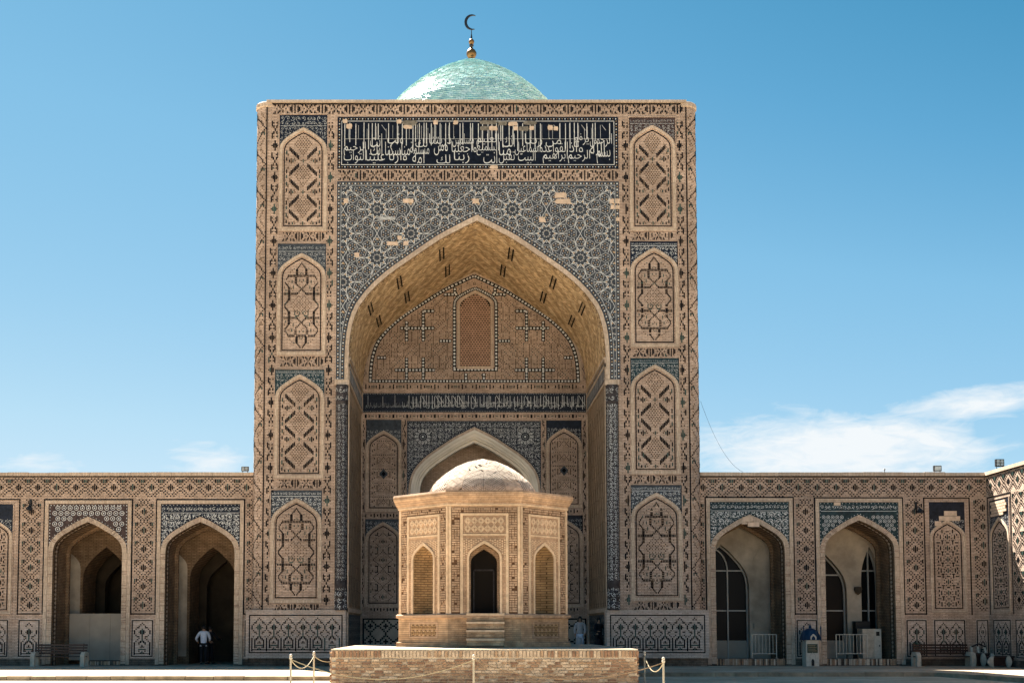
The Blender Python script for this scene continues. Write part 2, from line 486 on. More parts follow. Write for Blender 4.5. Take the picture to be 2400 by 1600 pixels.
VB, VW, VH = bitmap_items(XM + ["....."] + CM + ["....."])
VBk, _, _ = bitmap_items(XM + ["....."] + CK + ["....."])
HB, HW, HH = bitmap_items(["##.#...#.##...#...", ".#.##.##.#..#.#.#.", "....#.#....##.#.##", "..#..o..#..##.#.##",
                           "....#.#....##.#.##", ".#.##.##.#..#.#.#.", "##.#...#.##...#..."])
def vband(mb, fr, uc, v0, v1, c):
    n = max(1, round((v1 - v0) / (VH * c))); cc = (v1 - v0) / (n * VH)
    for k in range(n):
        draw(mb, fr, VB if random.random() < .45 else VBk, uc, v1 - k * VH * cc - cc * .5, c * .95, cc, mirror=False)
def hband(mb, fr, u0, u1, vc, c):
    n = max(1, round((u1 - u0) / (HW * c))); cc = (u1 - u0) / (n * HW)
    for k in range(n):
        draw(mb, fr, HB, u0 + (k + .5) * HW * cc, vc + 3 * c, cc, c, mirror=False)
def line_bars(p, q, tall, m='k', step=1.0):
    """a strap of upright bars along a line in cell space"""
    L = max(abs(q[0] - p[0]), abs(q[1] - p[1])); n = max(1, int(round(L / step)))
    return [(p[0] + (q[0] - p[0]) * k / n, p[1] + (q[1] - p[1]) * k / n, 1, tall, m) for k in range(n + 1)]
def vert_strap(d, r0, r1, m='k'):
    n = int(round((r1 - r0))); return [(d, r0 + (r1 - r0) * k / max(n, 1), 2.2, 1, m) for k in range(n + 1)]
# zigzag panel
ZA = []
for t in range(3):
    b = 9 + t * 21.5
    for d in range(7):
        ZA.append((9.3 - d, b + d * .95, 1, 3.2, 'k'))
        ZA.append((3.3 + d, b + 11.5 + d * .95, 1, 3.2, 'k'))
    for (d, r, h, m) in ((8.4, 9.2, 4, 'k'), (7.2, 9.2, 2, 'g'), (9.6, 9.2, 2, 'k'), (0, 9.2, 2.6, 'g'), (1.2, 9.2, 1, 'n'), (11.6, 3.5, 3, 'g'), (11.6, 8.0, 2.6, 'k'),
                         (11.6, 16.5, 3, 'k'), (10.6, 5.0, 2, 'n'), (11.6, 20, 2.6, 'g'), (10.6, 14, 1.5, 'n'), (5.6, 9.2, 1, 'n'), (6.1, 8.0, 1, 'n')):
        ZA.append((d, b + r - 1, 1, h, m))
    for k in range(-3, 4):
        for j in range(-3, 4):
            d = k * .95 + j * .95; r = (k - j) * 1.25
            if d >= 0 and (k + j) % 1 == 0: ZA.append((d, b - 3.4 + r, 1, 1, 'n'))
# strap panel
SB = []
def _half(mir):
    f = (lambda r: 62 - r) if mir else (lambda r: r)
    L = []
    L += line_bars((0, f(1)), (3, f(5)), 2); L += vert_strap(3.2, min(f(5.5), f(9)), max(f(5.5), f(9)))
    L += line_bars((0, f(10)), (9, f(10)), 2.4)
    L += line_bars((9.6, f(11)), (11.2, f(13.4)), 2); L += line_bars((11.2, f(15)), (9, f(17.6)), 2)
    L += vert_strap(8.6, min(f(18.4), f(27)), max(f(18.4), f(27)))
    L += line_bars((3.2, f(22.6)), (12, f(22.6)), 2.4)
    L += vert_strap(4.0, min(f(11.6), f(15)), max(f(11.6), f(15)))
    L += line_bars((3.8, f(15.6)), (0, f(19.2)), 2); L += line_bars((0.8, f(20)), (2.6, f(22)), 2)
    L += line_bars((9.4, f(27.6)), (11.5, f(30.2)), 2.2)
    for (d, r, h, m) in ((6.6, 14, 3, 'g'), (8.6, 14, 1, 'n'), (5.7, 18, 3.4, 'g'), (7, 19, 1, 'n'), (6.4, 20.4, 1, 'n'), (1.3, 13, 2, 'g'), (0, 14.3, 1, 'n'),
                         (11, 25.5, 1, 'n'), (10.8, 20, 2.2, 'g'), (11.8, 18, 1, 'n'), (6.5, 6, 1, 'n'), (7.8, 7.4, 1, 'n'), (5, 5, 1, 'g'), (9, 15.3, 1, 'n'), (0, 8, 1, 'g'), (1, 8.4, 1, 'g')):
        L.append((d, f(r), 1, h, m))
    return L
SB = _half(False) + _half(True)
for k in range(-4, 5):
    for j in range(-4, 5):
        d = (k + j) * .95; r = (k - j) * 1.1
        if d >= 0 and abs(r) < 6.8 and d < 7 and (k % 2 == 0 or j % 2 == 0): SB.append((d, 30.5 + r, 1, 1, 'n'))
SB += [(1.2, 36, 1, 3, 'g'), (3, 38, 3.4, 1, 'g'), (4.6, 36, 1, 4, 'g'), (2.4, 35, 1, 2, 'g')]
# dots-and-squares panel and lozenge panel (inside the iwan)
DC = []
for t in range(5):
    b = 3 + t * 12.4
    for d in range(0, 11, 2): DC.append((d, b, 1, 1, 'k'))
    for k in range(5):
        DC.append((k * 1.1, b + 2 + k * 1.2, 1, 1, 'k')); DC.append((abs(4.4 - k * 1.1), b + 2 + k * 1.2, 1, 1, 'n'))
    DC += [(6, b + 5, 1, 6, 'n'), (10.6, b + 4, 1, 2, 'k'), (8.6, b + 3, 1, 1.6, 'k'), (8.6, b + 8, 1, 1.6, 'k'), (10.6, b + 9, 1, 2, 'k')]
LD = []
for t in range(4):
    b = 3 + t * 15.5
    for k in range(8):
        LD.append((k * 1.25, b + k, 1, 1, 'k')); LD.append(((7 - k) * 1.25, b + 7.5 + k, 1, 1, 'k'))
    LD += [(5, b + 1, 1, 3, 'k'), (6, b + 2.2, 3, 1, 'k'), (5, b + 13.6, 1, 3, 'k'), (6, b + 12.6, 3, 1, 'k'), (0, b + 7.5, 1, 4, 'g'),
           (1.2, b + 7.5, 1, 2, 'k'), (3, b + 7.5, 1, 2.4, 'n'), (11, b + 3, 1, 2.5, 'k'), (11, b + 12, 1, 2.5, 'k'), (9.6, b + 1, 1, 2, 'n')]
NE = []
for t in range(7):
    b = 3 + t * 8.6
    for (d, r, w_, h_, m) in ((0, 0, 2.6, 1, 'k'), (4, 0, 1, 3, 'k'), (2, 1.6, 1, 1, 'k'), (7, .0, 3, 1, 'k'), (0, 4.2, 1, 4, 'g'), (1.4, 4.2, 1, 2, 'k'), (3, 3.2, 1, 1, 'k'), (3, 5.4, 1, 1, 'k'), (5.4, 4.2, 1, 3.4, 'k'),
                         (7.2, 2.6, 1, 2, 'k'), (7.2, 6, 1, 2, 'k'), (4, 7, 2.4, 1, 'k'), (1.6, 7, 1, 1, 'k'), (8.2, 4.2, 1, 1, 'n')):
        NE.append((d, b + r, w_, h_, m))
# fret of the dados, one repeat of 10 cells
FT = [(0, 0, 1, 1, 'k'), (1, 1, 1, 1, 'k'), (2, 2, 1, 1, 'k'), (2.7, 3, 2, 1, 'k'), (4, 4, 1, 1, 'k'), (5, 6, 1, 3, 'k'), (1, 6, 1, 3, 'k'), (0, 8, 1, 9, 'g'),
      (2, 6, 1, 1, 'g'), (4, 8, 1, 1, 'k'), (2.7, 9, 2, 1, 'k'), (2, 10, 1, 1, 'k'), (3, 11, 1, 1, 'k'), (4, 12, 1, 1, 'k'), (1, 12.5, 1, 2, 'k'),
      (5, 17, 1, 9, 'k'), (2, 13.5, 1, 2, 'k'), (3, 16.5, 1, 6, 'k'), (0, 15.5, 1, 2, 'k'), (1, 16, 1, 1, 'n'), (0, 17.6, 5.2, 1, 'g'), (2, 18.7, 1, 1, 'k'), (0, 19.6, 1, 2, 'g'), (1, 20, 1, 1, 'k')]
def fret(mb, fr, u0, u1, v0, v1, w=.0):
    """outlined dado with fret"""
    def frame(a, b, c, d, t, m='k'):
        mb.box(fr, a, b, c, c + t, w + .002, w + .016, m); mb.box(fr, a, b, d - t, d, w + .002, w + .016, m)
        mb.box(fr, a, a + t, c + t, d - t, w + .002, w + .016, m); mb.box(fr, b - t, b, c + t, d - t, w + .002, w + .016, m)
    frame(u0, u1, v0, v1, .045)
    c = (v1 - v0) / 24.6
    n = max(1, round((u1 - u0 - 3 * c) / (10 * c))); cu = (u1 - u0 - 3.4 * c) / (n * 10 + .6)
    for k in range(n):
        uc = (u0 + u1) / 2 + (k - (n - 1) / 2) * 10 * cu
        its = FT if k == n - 1 else [i for i in FT if i[0] != 5]
        draw(mb, fr, its, uc, v1 - 2.1 * c, cu, c, w + .002, w + .014)
        if k < n - 1: draw(mb, fr, [i for i in FT if i[0] == 5], uc, v1 - 2.1 * c, cu, c, w + .002, w + .014, mirror=False)
        if k == 0 and n > 1: draw(mb, fr, [(-5, i[1], i[2], i[3], i[4]) for i in FT if i[0] == 5], uc, v1 - 2.1 * c, cu, c, w + .002, w + .014, mirror=False)
    mb.box(fr, u0 + 1.9 * c, u1 - 1.9 * c, v0 + 1.9 * c, v0 + 2.4 * c, w + .002, w + .014, 'k')
def lozgrid(mb, fr, u0, u1, vtop, vbot, c, uphase=0.0, per=11, green=True, vstart=0):
    """diagonal lozenge net with upright bars in the middle of each lozenge"""
    nu = int((u1 - u0) / c); nv = int((vtop - vbot) / c)
    for i in range(nu):
        for j in range(nv):
            a = (i + uphase) % per; b = (j + vstart) % per
            h = per // 2
            da, db = abs(a - h), abs(b - h)
            u = u0 + (i + .5) * c + (u1 - u0 - nu * c) / 2; v = vtop - (j + .5) * c
            s = da + db
            if s == h or s == h + 2:
                mb.box(fr, u - .36 * c, u + .36 * c, v - .36 * c, v + .36 * c, .003, .014, 'k')
            elif da == 0 and db == 0:
                mb.box(fr, u - .35 * c, u + .35 * c, v - 2.1 * c, v + 2.1 * c, .003, .014, 'g' if random.random() < .5 else 'k')
            elif da == 1 and db == 0:
                mb.box(fr, u - .35 * c, u + .35 * c, v - 1.2 * c, v + 1.2 * c, .003, .014, 'k')
            elif da == 2 and db == 0:
                mb.box(fr, u - .35 * c, u + .35 * c, v - .35 * c, v + .35 * c, .003, .014, 'n')
            elif (da, db) in ((h, h - 1),) and b < h:
                mb.box(fr, u - .35 * c, u + .35 * c, v - 1.3 * c, v + .6 * c, .003, .014, 'g')
            elif da == h - 1 and db == h - 1 and b < h:
                mb.box(fr, u - .35 * c, u + .35 * c, v - .8 * c, v + .8 * c, .003, .014, 'k')
def outline(mb, fr, u0, u1, v0, v1, t=.045, w=.0, m='k', top=True, bottom=True):
    mb.box(fr, u0, u0 + t, v0, v1, w + .002, w + .016, m); mb.box(fr, u1 - t, u1, v0, v1, w + .002, w + .016, m)
    if top: mb.box(fr, u0 + t, u1 - t, v1 - t, v1, w + .002, w + .016, m)
    if bottom: mb.box(fr, u0 + t, u1 - t, v0, v0 + t, w + .002, w + .016, m)
def beads(mb, fr, pts, step, r, w=.012, m='w', m2='o'):
    """row of small light squares along a polyline"""
    d = 0; k = 0
    for a, b in zip(pts, pts[1:]):
        L = math.hypot(b[0] - a[0], b[1] - a[1])
        while d < L:
            t = d / L; k += 1
            mb.disc(fr, (a[0] + (b[0] - a[0]) * t, a[1] + (b[1] - a[1]) * t), r * (1 if k % 2 else .8), w, w, m if k % 2 else m2, n=4, ph=.785)
            d += step
        d -= L
def arabesque(mb, fr, u0, u1, v0, v1, sc, inside, w=.012, m='w', dens=1.0, ring=False):
    """scrolling stems with small flowers in white glaze"""
    nu = max(1, int((u1 - u0) / sc)); nv = max(1, int((v1 - v0) / sc))
    du, dv = (u1 - u0) / nu, (v1 - v0) / nv
    for i in range(nu):
        for j in range(nv):
            cx, cy = u0 + (i + .5) * du, v0 + (j + .5) * dv
            sg = 1 if (i + j) % 2 else -1
            ph = random.uniform(0, 6.28)
            pts = []
            for k in range(10):
                t = k / 9; rr = sc * .52 * (1 - .8 * t); a = ph + sg * t * 5.4
                pts.append((cx + rr * math.cos(a), cy + rr * math.sin(a)))
            for a, b in zip(pts, pts[1:]):
                if inside(*a) and inside(*b): mb.seg(fr, a, b, sc * .075, w, w, m)
            if inside(cx, cy): mb.disc(fr, (cx, cy), sc * .12, w + .001, w + .001, m, n=5, ph=ph)
            for k in range(int(4 * dens)):
                a = random.uniform(0, 6.28); rr = sc * random.uniform(.3, .62)
                q = (cx + rr * math.cos(a), cy + rr * math.sin(a))
                if inside(*q): mb.disc(fr, q, sc * random.uniform(.045, .085), w + .001, w + .001, m, n=4, ph=a)
def ragged(mb, fr, u0, u1, v0, v1, w0, w1, m, n=14, j=.16):
    cu, cvx, hu, hv = (u0 + u1) / 2, (v0 + v1) / 2, abs(u1 - u0) / 2, abs(v1 - v0) / 2
    q = []
    for k in range(n):
        a = 2 * math.pi * k / n; c_, s_ = math.cos(a), math.sin(a)
        f = 1 / max(abs(c_), abs(s_)) * (1 - random.uniform(0, j)) * (.92 if k % 2 else 1.04)
        q.append((cu + hu * c_ * f, cvx + hv * s_ * f))
    mb.quad4(fr, q, w0, w1, m)
def rings(mb, fr, u0, u1, v0, v1, sc, inside, w=.012, m='w', hexa=False):
    nu = int((u1 - u0) / sc) + 1; nv = int((v1 - v0) / (sc * .87)) + 1
    for j in range(nv):
        for i in range(-1, nu + 1):
            c = (u0 + (i + .5 + (.5 if j % 2 else 0)) * sc, v1 - (j + .5) * sc * .87)
            ok = all(inside(c[0] + sc * .36 * math.cos(t), c[1] + sc * .36 * math.sin(t)) for t in (0, 1.57, 3.14, 4.71))
            if not ok: continue
            n = 8
            for k in range(n):
                a0, a1 = 2 * math.pi * k / n, 2 * math.pi * (k + 1) / n
                mb.seg(fr, (c[0] + sc * .36 * math.cos(a0), c[1] + sc * .36 * math.sin(a0)), (c[0] + sc * .36 * math.cos(a1), c[1] + sc * .36 * math.sin(a1)), sc * .09, w, w, m)
            mb.disc(fr, c, sc * .13, w, w, m, n=6)

# ---------------------------------------------------------------- Arabic lettering
_F4 = {0x628: 0xFE8F, 0x62A: 0xFE95, 0x62B: 0xFE99, 0x62C: 0xFE9D, 0x62D: 0xFEA1, 0x62E: 0xFEA5, 0x633: 0xFEB1, 0x634: 0xFEB5, 0x635: 0xFEB9,
       0x636: 0xFEBD, 0x637: 0xFEC1, 0x638: 0xFEC5, 0x639: 0xFEC9, 0x63A: 0xFECD, 0x641: 0xFED1, 0x642: 0xFED5, 0x643: 0xFED9, 0x644: 0xFEDD,
       0x645: 0xFEE1, 0x646: 0xFEE5, 0x647: 0xFEE9, 0x64A: 0xFEF1}
_F2 = {0x627: 0xFE8D, 0x629: 0xFE93, 0x62F: 0xFEA9, 0x630: 0xFEAB, 0x631: 0xFEAD, 0x632: 0xFEAF, 0x648: 0xFEED, 0x649: 0xFEEF, 0x623: 0xFE83, 0x625: 0xFE87}
def shape(t):
    out = []
    for i, ch in enumerate(t):
        c = ord(ch)
        pv = i > 0 and ord(t[i - 1]) in _F4
        nx = i + 1 < len(t) and (ord(t[i + 1]) in _F4 or ord(t[i + 1]) in _F2)
        if c in _F4: out.append(chr(_F4[c] + (3 if pv and nx else 2 if nx else 1 if pv else 0)))
        elif c in _F2: out.append(chr(_F2[c] + (1 if pv else 0)))
        else: out.append(ch)
    return ''.join(out[::-1])
def letters(body, thin=0.0):
    cu = bpy.data.curves.new('t', 'FONT'); cu.body = body; cu.resolution_u = 2; cu.offset = -thin
    o = bpy.data.objects.new('t', cu); COL.objects.link(o)
    dg = bpy.context.evaluated_depsgraph_get()
    me = bpy.data.meshes.new_from_object(o.evaluated_get(dg))
    vs = [tuple(v.co) for v in me.vertices]; fs = [tuple(p.vertices) for p in me.polygons]
    bpy.data.objects.remove(o); bpy.data.meshes.remove(me); bpy.data.curves.remove(cu)
    return vs, fs
def inscribe(mb, fr, body, u0, u1, v0, v1, w=.014, m='w', thin=.014):
    vs, fs = letters(body, thin)
    if not vs: return
    xs = [v[0] for v in vs]; ys = [v[1] for v in vs]
    ax, bx_, ay, by = min(xs), max(xs), min(ys), max(ys)
    i = len(mb.v); k = mb.mi(m)
    for v in vs:
        mb.v.append(fr.P(u0 + (v[0] - ax) / (bx_ - ax) * (u1 - u0), v0 + (v[1] - ay) / (by - ay) * (v1 - v0), w))
    for f in fs:
        mb.f.append(tuple(i + q for q in f)); mb.m.append(k)
V1 = "بسم الله الرحمن الرحيم واذ يرفع ابراهيم القواعد من البيت واسماعيل ربنا تقبل منا"
V2 = "انك انت السميع العليم ربنا واجعلنا مسلمين لك ومن ذريتنا امة مسلمة لك وارنا مناسكنا وتب علينا انك انت التواب الرحيم"

# ================================================================= GROUND
YF = 52.0                       # front of the portal
F = Front(YF)
YA = 52.8                       # front of the arcades
FA = Front(YA)
GZ = -.14                       # courtyard level, walkway is 0
XW = FA.x(2316, 1350)           # the wing arcade stands at this x
mb = MB()
mb.poly([(-260, -160, GZ), (260, -160, GZ), (260, 260, GZ), (-260, 260, GZ)], 'paving')
mb.build('courtyard_ground', kind='structure')
mb = MB()
KL, KR, KX = 40.6, 44.2, 17.7
xs = [(-60, KL), (6.0, KL), (6.0, KR), (KX, KR), (KX + .8, 38.8), (KX + 1.6, 20)]
mb.poly([(a, b, 0) for a, b in xs] + [(XW + .5, 20, 0), (XW + .5, 62, 0), (-60, 62, 0)], 'walk')
mb.build('walkway', kind='structure')
wk = thing('kerb', 'low stone kerb along the edge of the raised walkway', 'kerb', (0, KR, GZ))
for (a, b) in (((-60, KL), (6.0, KL)), ((6.0, KR), (KX, KR)), ((KX, KR), (KX + .8, 38.8)), ((KX + .8, 38.8), (KX + 1.6, 20))):
    a, b = Vector(a), Vector(b); L = (b - a).length; d = (b - a) / L; t = 0
    fr = Fr((a.x, a.y, 0), (d.x, d.y, 0), (d.y, -d.x, 0))
    while t < L - .05:
        s_ = min(random.uniform(.75, 1.5), L - t); h = random.uniform(-.006, .008)
        m1 = MB(); m1.box(fr, t + .01, t + s_ - .01, GZ - .05, .012 + h, -.22, .03 + h, 'kerb', back=True)
        c_ = fr.P(t, 0)
        if -24 < c_[0] and c_[1] > 36: m1.build('kerb_stone', wk)
        t += s_

# ================================================================= PORTAL
XL0, ZT = F.x(632, 240), F.z(236)
XLb = F.x(609, 1430)
XR0, XRb = F.x(1604.7, 250), F.x(1623.6, 1430)
Z_D = F.z(1430)                 # top of the dado
ICX = (F.x(816, 1000) + F.x(1421, 1000)) / 2
IA = (F.x(1421, 1000) - F.x(816, 1000)) / 2
IZS = F.z(846); IH = F.z(518) - IZS
YB = 59.5
portal = thing('entrance_portal', 'tall tiled brick portal with pointed arch recess and inscription band', 'portal', (ICX, YF + 4, 0))
XL, XR = (XL0 + XLb) / 2, (XR0 + XRb) / 2
wall = MB()
wall_arches(wall, F, XL, XR, 0, ZT, [(ICX, IA, IZS, IH, 0)], 0, 'brick')
# sides, top, back
cr = .52
for sx, x in ((-1, XL - cr), (1, XR + cr)):
    wall.poly([(x, YF + cr, 0), (x, YF + 10, 0), (x, YF + 10, ZT), (x, YF + cr, ZT)], 'brick')
wall.poly([(XL - cr, YF + 10, 0), (XR + cr, YF + 10, 0), (XR + cr, YF + 10, ZT), (XL - cr, YF + 10, ZT)], 'brick')
wall.poly([(XL - cr, YF + .3, ZT - .02), (XR + cr, YF + .3, ZT - .02), (XR + cr, YF + 10, ZT - .02), (XL - cr, YF + 10, ZT - .02)], 'brick')
pw = wall.build('wall', portal)
# corner columns with zigzag glaze
for sx, x in ((-1, XL), (1, XR)):
    mb = MB(); cy = (x, YF + cr)
    a0 = -math.pi / 2
    CY = Cyl(cy, cr, a0, sx)
    n = 10; La = cr * math.pi / 2
    for k in range(n):
        u0, u1 = La * k / n, La * (k + 1) / n
        mb.poly([CY.P(u0, Z_D - .3), CY.P(u1, Z_D - .3), CY.P(u1, ZT - .05), CY.P(u0, ZT - .05)], 'brick')
    mb.lathe((cy[0], cy[1], ZT - .30), [(cr + .02, 0), (cr + .06, .05), (cr + .06, .20), (cr, .27), (0, .28)], 'brick2', n=20, cap=False)
    co = mb.build('corner_column', portal, smooth=False)
    mb = MB(); c = .068
    nr = int((ZT - .5 - Z_D) / c)
    for j in range(nr):
        v = ZT - .45 - j * c
        for i in range(11):
            u = .05 + i * .0685
            t = (j % 24); tri = abs(t - 12) * .82
            d = abs(i - tri)
            d2 = abs(i - ((tri + 5) % 10))
            if d < .5: mb.box(CY, u - .028, u + .028, v - .028, v + .028, .0, .014, 'k')
            elif d2 < .5 and (j % 24) not in (0, 1, 12, 13): mb.box(CY, u - .026, u + .026, v - .022, v + .022, .0, .013, 'n')
            elif j % 24 in (3, 4, 5) and i in (7, 9): mb.box(CY, u - .026, u + .026, v - .034, v + .034, .0, .012, 'k')
            elif j % 24 in (15, 16) and i in (1, 3): mb.box(CY, u - .026, u + .026, v - .034, v + .034, .0, .012, 'g')
            elif random.random() < .035: mb.box(CY, u - .02, u + .02, v - .03, v + .03, .0, .011, 'n')
    mb.box(CY, -.02, .03, Z_D, ZT - .3, -.001, .02, 'k')
    mb.build('glazed_zigzag', co, kind='stuff')
# coping
mb = MB()
zc = F.z(244)
mb.box(F, XL - .02, XR + .02, zc + .03, ZT, 0, .09, 'brick2')
mb.rect(Fr((0, YF, 0), (1, 0, 0), (0, -1, 0)), XL, XR, zc - .04, zc + .03, .012, 'k')
mb.poly([(XL, YF - .09, ZT), (XR, YF - .09, ZT), (XR, YF + .4, ZT), (XL, YF + .4, ZT)], 'brick2')
mb.build('coping', portal)

# glazed bands on the front
mb = MB(); c = .0672
PL = [(665, 756, 270, 308, 534), (660.5, 753, 571, 602, 825), (654.5, 749, 866, 886, 1113), (645, 743, 1148, 1176, 1404)]
PR = [(1485.6, 1573, 276, 302, 534), (1488, 1579, 566, 589, 806), (1489, 1582, 839, 863, 1103), (1490, 1588, 1136, 1163, 1399)]
def bandx(a, b, py):   # a band leaning between two photo positions
    t = (py - 250) / (1430 - 250); return F.x(a + (b - a) * t, py)
ztop = zc - .05
for (ta, tb) in ((646, 628), (775.5, 764), (1465.5, 1474), (1591, 1606)):
    v = ztop - .75; k = 0
    while v > Z_D + .3:
        py_ = HOR - (v - CAMZ) * 54
        x = bandx(ta, tb, py_)
        draw(mb, F, (VB if random.random() < .4 else VBk), x, v, c * .98, c * 1.02, mirror=False)
        v -= VH * c * 1.02; k += 1
def hb(pa, pb, py, cc=c):
    hband(mb, F, F.x(pa, py), F.x(pb, py), F.z(py), cc)
hb(640, 1600, 256); hb(792, 1449, 411)
for P_, side in ((PL, 0), (PR, 1)):
    for k in range(4):
        bot = P_[k][4]; nxt = P_[k + 1][2] if k < 3 else 1431
        hb(P_[k][0] - 4, P_[k][1] + 4, (bot + nxt) / 2 + 1, c * .98)
mb.build('glazed_brick_band', portal, kind='stuff')

TILES = {0: ('navy', 'w2'), 1: ('navy', 'w2'), 2: ('teal', 'w2'), 3: ('slate', 'w')}
def niche(fr, root, uL, uR, zt, zap, zb, items, tile, lines, name='niche_panel', ringm='brick2', cells=25, rows=62, strip=True, lab=None, frame=True, rise=1.09):
    """blind arched panel: brick field with black outline and inlay, arch ring, tiled spandrel, raised frame"""
    cx, a = (uL + uR) / 2, (uR - uL) / 2
    h = rise * a; zs = zap - h
    mb = MB()
    fld = arch(cx, a - .0, zs, h)
    mb.under(fr, fld, zb, .006, 'brick')
    p = mb.build(name, root, label=lab)
    g = .13 * a / .85                                       # ring width
    mb = MB()
    po = arch(cx, a + g, zs - .02, h + g * 1.15); pi = arch(cx, a, zs, h)
    mb.ring(fr, po, pi, .004, .05, ringm)
    mb.box(fr, uL - g, uL, zb - g, zs, .004, .05, ringm); mb.box(fr, uR, uR + g, zb - g, zs, .004, .05, ringm)
    mb.box(fr, uL, uR, zb - g, zb, .004, .05, ringm)
    mb.build('arch_band', p)
    mb = MB()                                               # spandrel tile
    zst = zs + h * .18
    pts = arch(cx, a + g, zs - .02, h + g * 1.15)
    mb.above(fr, [q for q in pts], zt, .012, tile)
    tl = mb.build('tile_spandrel', p)
    mb = MB()
    ins = lambda u, v: uL - g + .03 < u < uR + g - .03 and v < zt - .03 and v > av(cx, a + g + .05, zs, h + g * 1.25, u)
    zi = zap + g * 1.5
    if strip:
        zi = min(zt - .12, zap + g * 1.6)
        stp = zt - zi
        arabesque(mb, fr, uL - g, uR + g, zi, zt - .04, max(.09, stp * .45), ins, .016, lines, 1.2)
        mb.box(fr, uL - g + .04, uR + g - .04, zi - .012, zi + .008, .012, .016, lines)
    arabesque(mb, fr, uL - g, uR + g, zs, zi - .03, .19, ins, .016, lines, 1.3)
    bl = [(u, v + .035) for u, v in arch(cx, a + g, zs - .02, h + g * 1.15)]
    beads(mb, fr, bl, .10, .019, .017, lines, 'o' if lines == 'w' else lines)
    mb.build('tile_scrollwork', tl, kind='stuff')
    mb = MB()
    t = .042                                                # black outline
    i1 = arch(cx, a - .06, zs, h - .075); i2 = arch(cx, a - .06 - t, zs, h - .075 - t * 1.3)
    mb.ring(fr, i1, i2, .006, .018, 'k')
    mb.box(fr, uL + .06, uL + .06 + t, zb + .06, zs, .006, .018, 'k'); mb.box(fr, uR - .06 - t, uR - .06, zb + .06, zs, .006, .018, 'k')
    mb.box(fr, uL + .06 + t, uR - .06 - t, zb + .06, zb + .06 + t, .006, .018, 'k')
    a2 = a - .13
    inside = lambda u, v: abs(u - cx) < a2 and v > zb + .12 and v < av(cx, a2, zs, h - .17, u)
    cu = 2 * a2 / cells; cvv = (zap - .2 - zb - .12) / rows
    draw(mb, fr, items, cx, zap - .24, cu, cvv, .006, .016, inside)
    mb.build('glazed_inlay', p, kind='stuff')
    if frame:
        mb = MB(); g2 = g + .055
        outline(mb, fr, uL - g2, uR + g2, zb - g2, zt + .06, .05, .01, 'brick')
        for q in range(len(mb.v)): pass
        mb.build('panel_frame', p)
    return p
SBf = [(c_, r_, w_ * (.85 if w_ > 2 else .80), h_ * (.80 if h_ > 1.9 else 1), m_2) for (c_, r_, w_, h_, m_2) in SB]
for side, P_ in ((0, PL), (1, PR)):
    for k, (x0, x1, t, ap, b) in enumerate(P_):
        ym = (t + b) / 2
        tl, ln = TILES[k]
        if side == 1 and k == 0: tl, ln = 'maroon', 'w2'
        if k == 1: tl, ln = ('slate', 'w2') if side == 0 else ('navy', 'w')
        niche(F, portal, F.x(x0 - 3, ym), F.x(x1 + 3, ym), F.z(t), F.z(ap - 1), F.z(b), ZA if k % 2 == 0 else SBf, tl, ln)

# big inscription panel over the arch
u0, u1, v1, v0 = F.x(791, 330), F.x(1449, 330), F.z(275), F.z(396.5)
mb = MB(); mb.box(F, u0, u1, v0, v1, .002, .02, 'deep'); ins_p = mb.build('inscription_panel', portal)
mb = MB()
beads(mb, F, [(u0 + .09, v0 + .09), (u1 - .09, v0 + .09), (u1 - .09, v1 - .09), (u0 + .09, v1 - .09), (u0 + .09, v0 + .09)], .125, .035, .026)
outline(mb, F, u0 + .18, u1 - .18, v0 + .18, v1 - .18, .022, .012, 'w')
mb.build('beaded_border', ins_p, kind='stuff')
mb = MB()
hh = v1 - v0
iu0, iu1 = u0 + .28, u1 - .28
vb_, vt_ = v0 + .24, v1 - .26
lo = vb_; Hh = vt_ - vb_
ws = V1.split(' '); ws2 = V2.split(' ')
allw = ws + ws2
# words stacked in three tiers that read from the right, as on the wall
k = 0; u = iu1; nst = 0
cols_ = []
while k < len(allw):
    g3 = allw[k:k + 3]; k += 3; cols_.append(g3)
wsum = sum(max(len(x) for x in g_) ** .8 for g_ in cols_)
for g_ in cols_:
    wd_ = (iu1 - iu0) * max(len(x) for x in g_) ** .8 / wsum
    n = len(g_)
    for q, wo_ in enumerate(g_):
        ww = wd_ * max(.62, len(wo_) / max(len(x) for x in g_)) * .99
        off = random.uniform(0, wd_ - ww)
        b_ = lo + Hh * (.00 + .20 * q); hgt = Hh * (.33 if len(wo_) > 2 else .22)
        inscribe(mb, F, shape(wo_), u - off - ww, u - off, b_, b_ + hgt, .030 + .004 * q, 'w', .012)
    nb = 5
    for q in range(nb):
        uu = u - wd_ * (q + .5 + random.uniform(-.3, .3)) / nb
        if random.random() < .8:
            mb.box(F, uu - .015, uu + .015, lo + Hh * random.uniform(.30, .60), vt_ - random.uniform(0, .05), .02, .029 + random.uniform(0, .002), 'w')
        elif random.random() < .6:
            mb.seg(F, (uu - .1, vt_ - .1), (uu + .08, vt_ - .35), .022, .02, .027, 'w2')
    u -= wd_
uu = iu0
while uu < iu1:
    uu += random.uniform(.12, .5)
    mb.box(F, uu, uu + .016, lo + Hh * .6, vt_ - random.uniform(.05, .3), .02, .0265, 'w2')
mb.box(F, iu0, iu1, lo + Hh * .60, lo + Hh * .60 + .014, .02, .0255, 'w2')
mb.build('inscription', ins_p)
mb = MB()
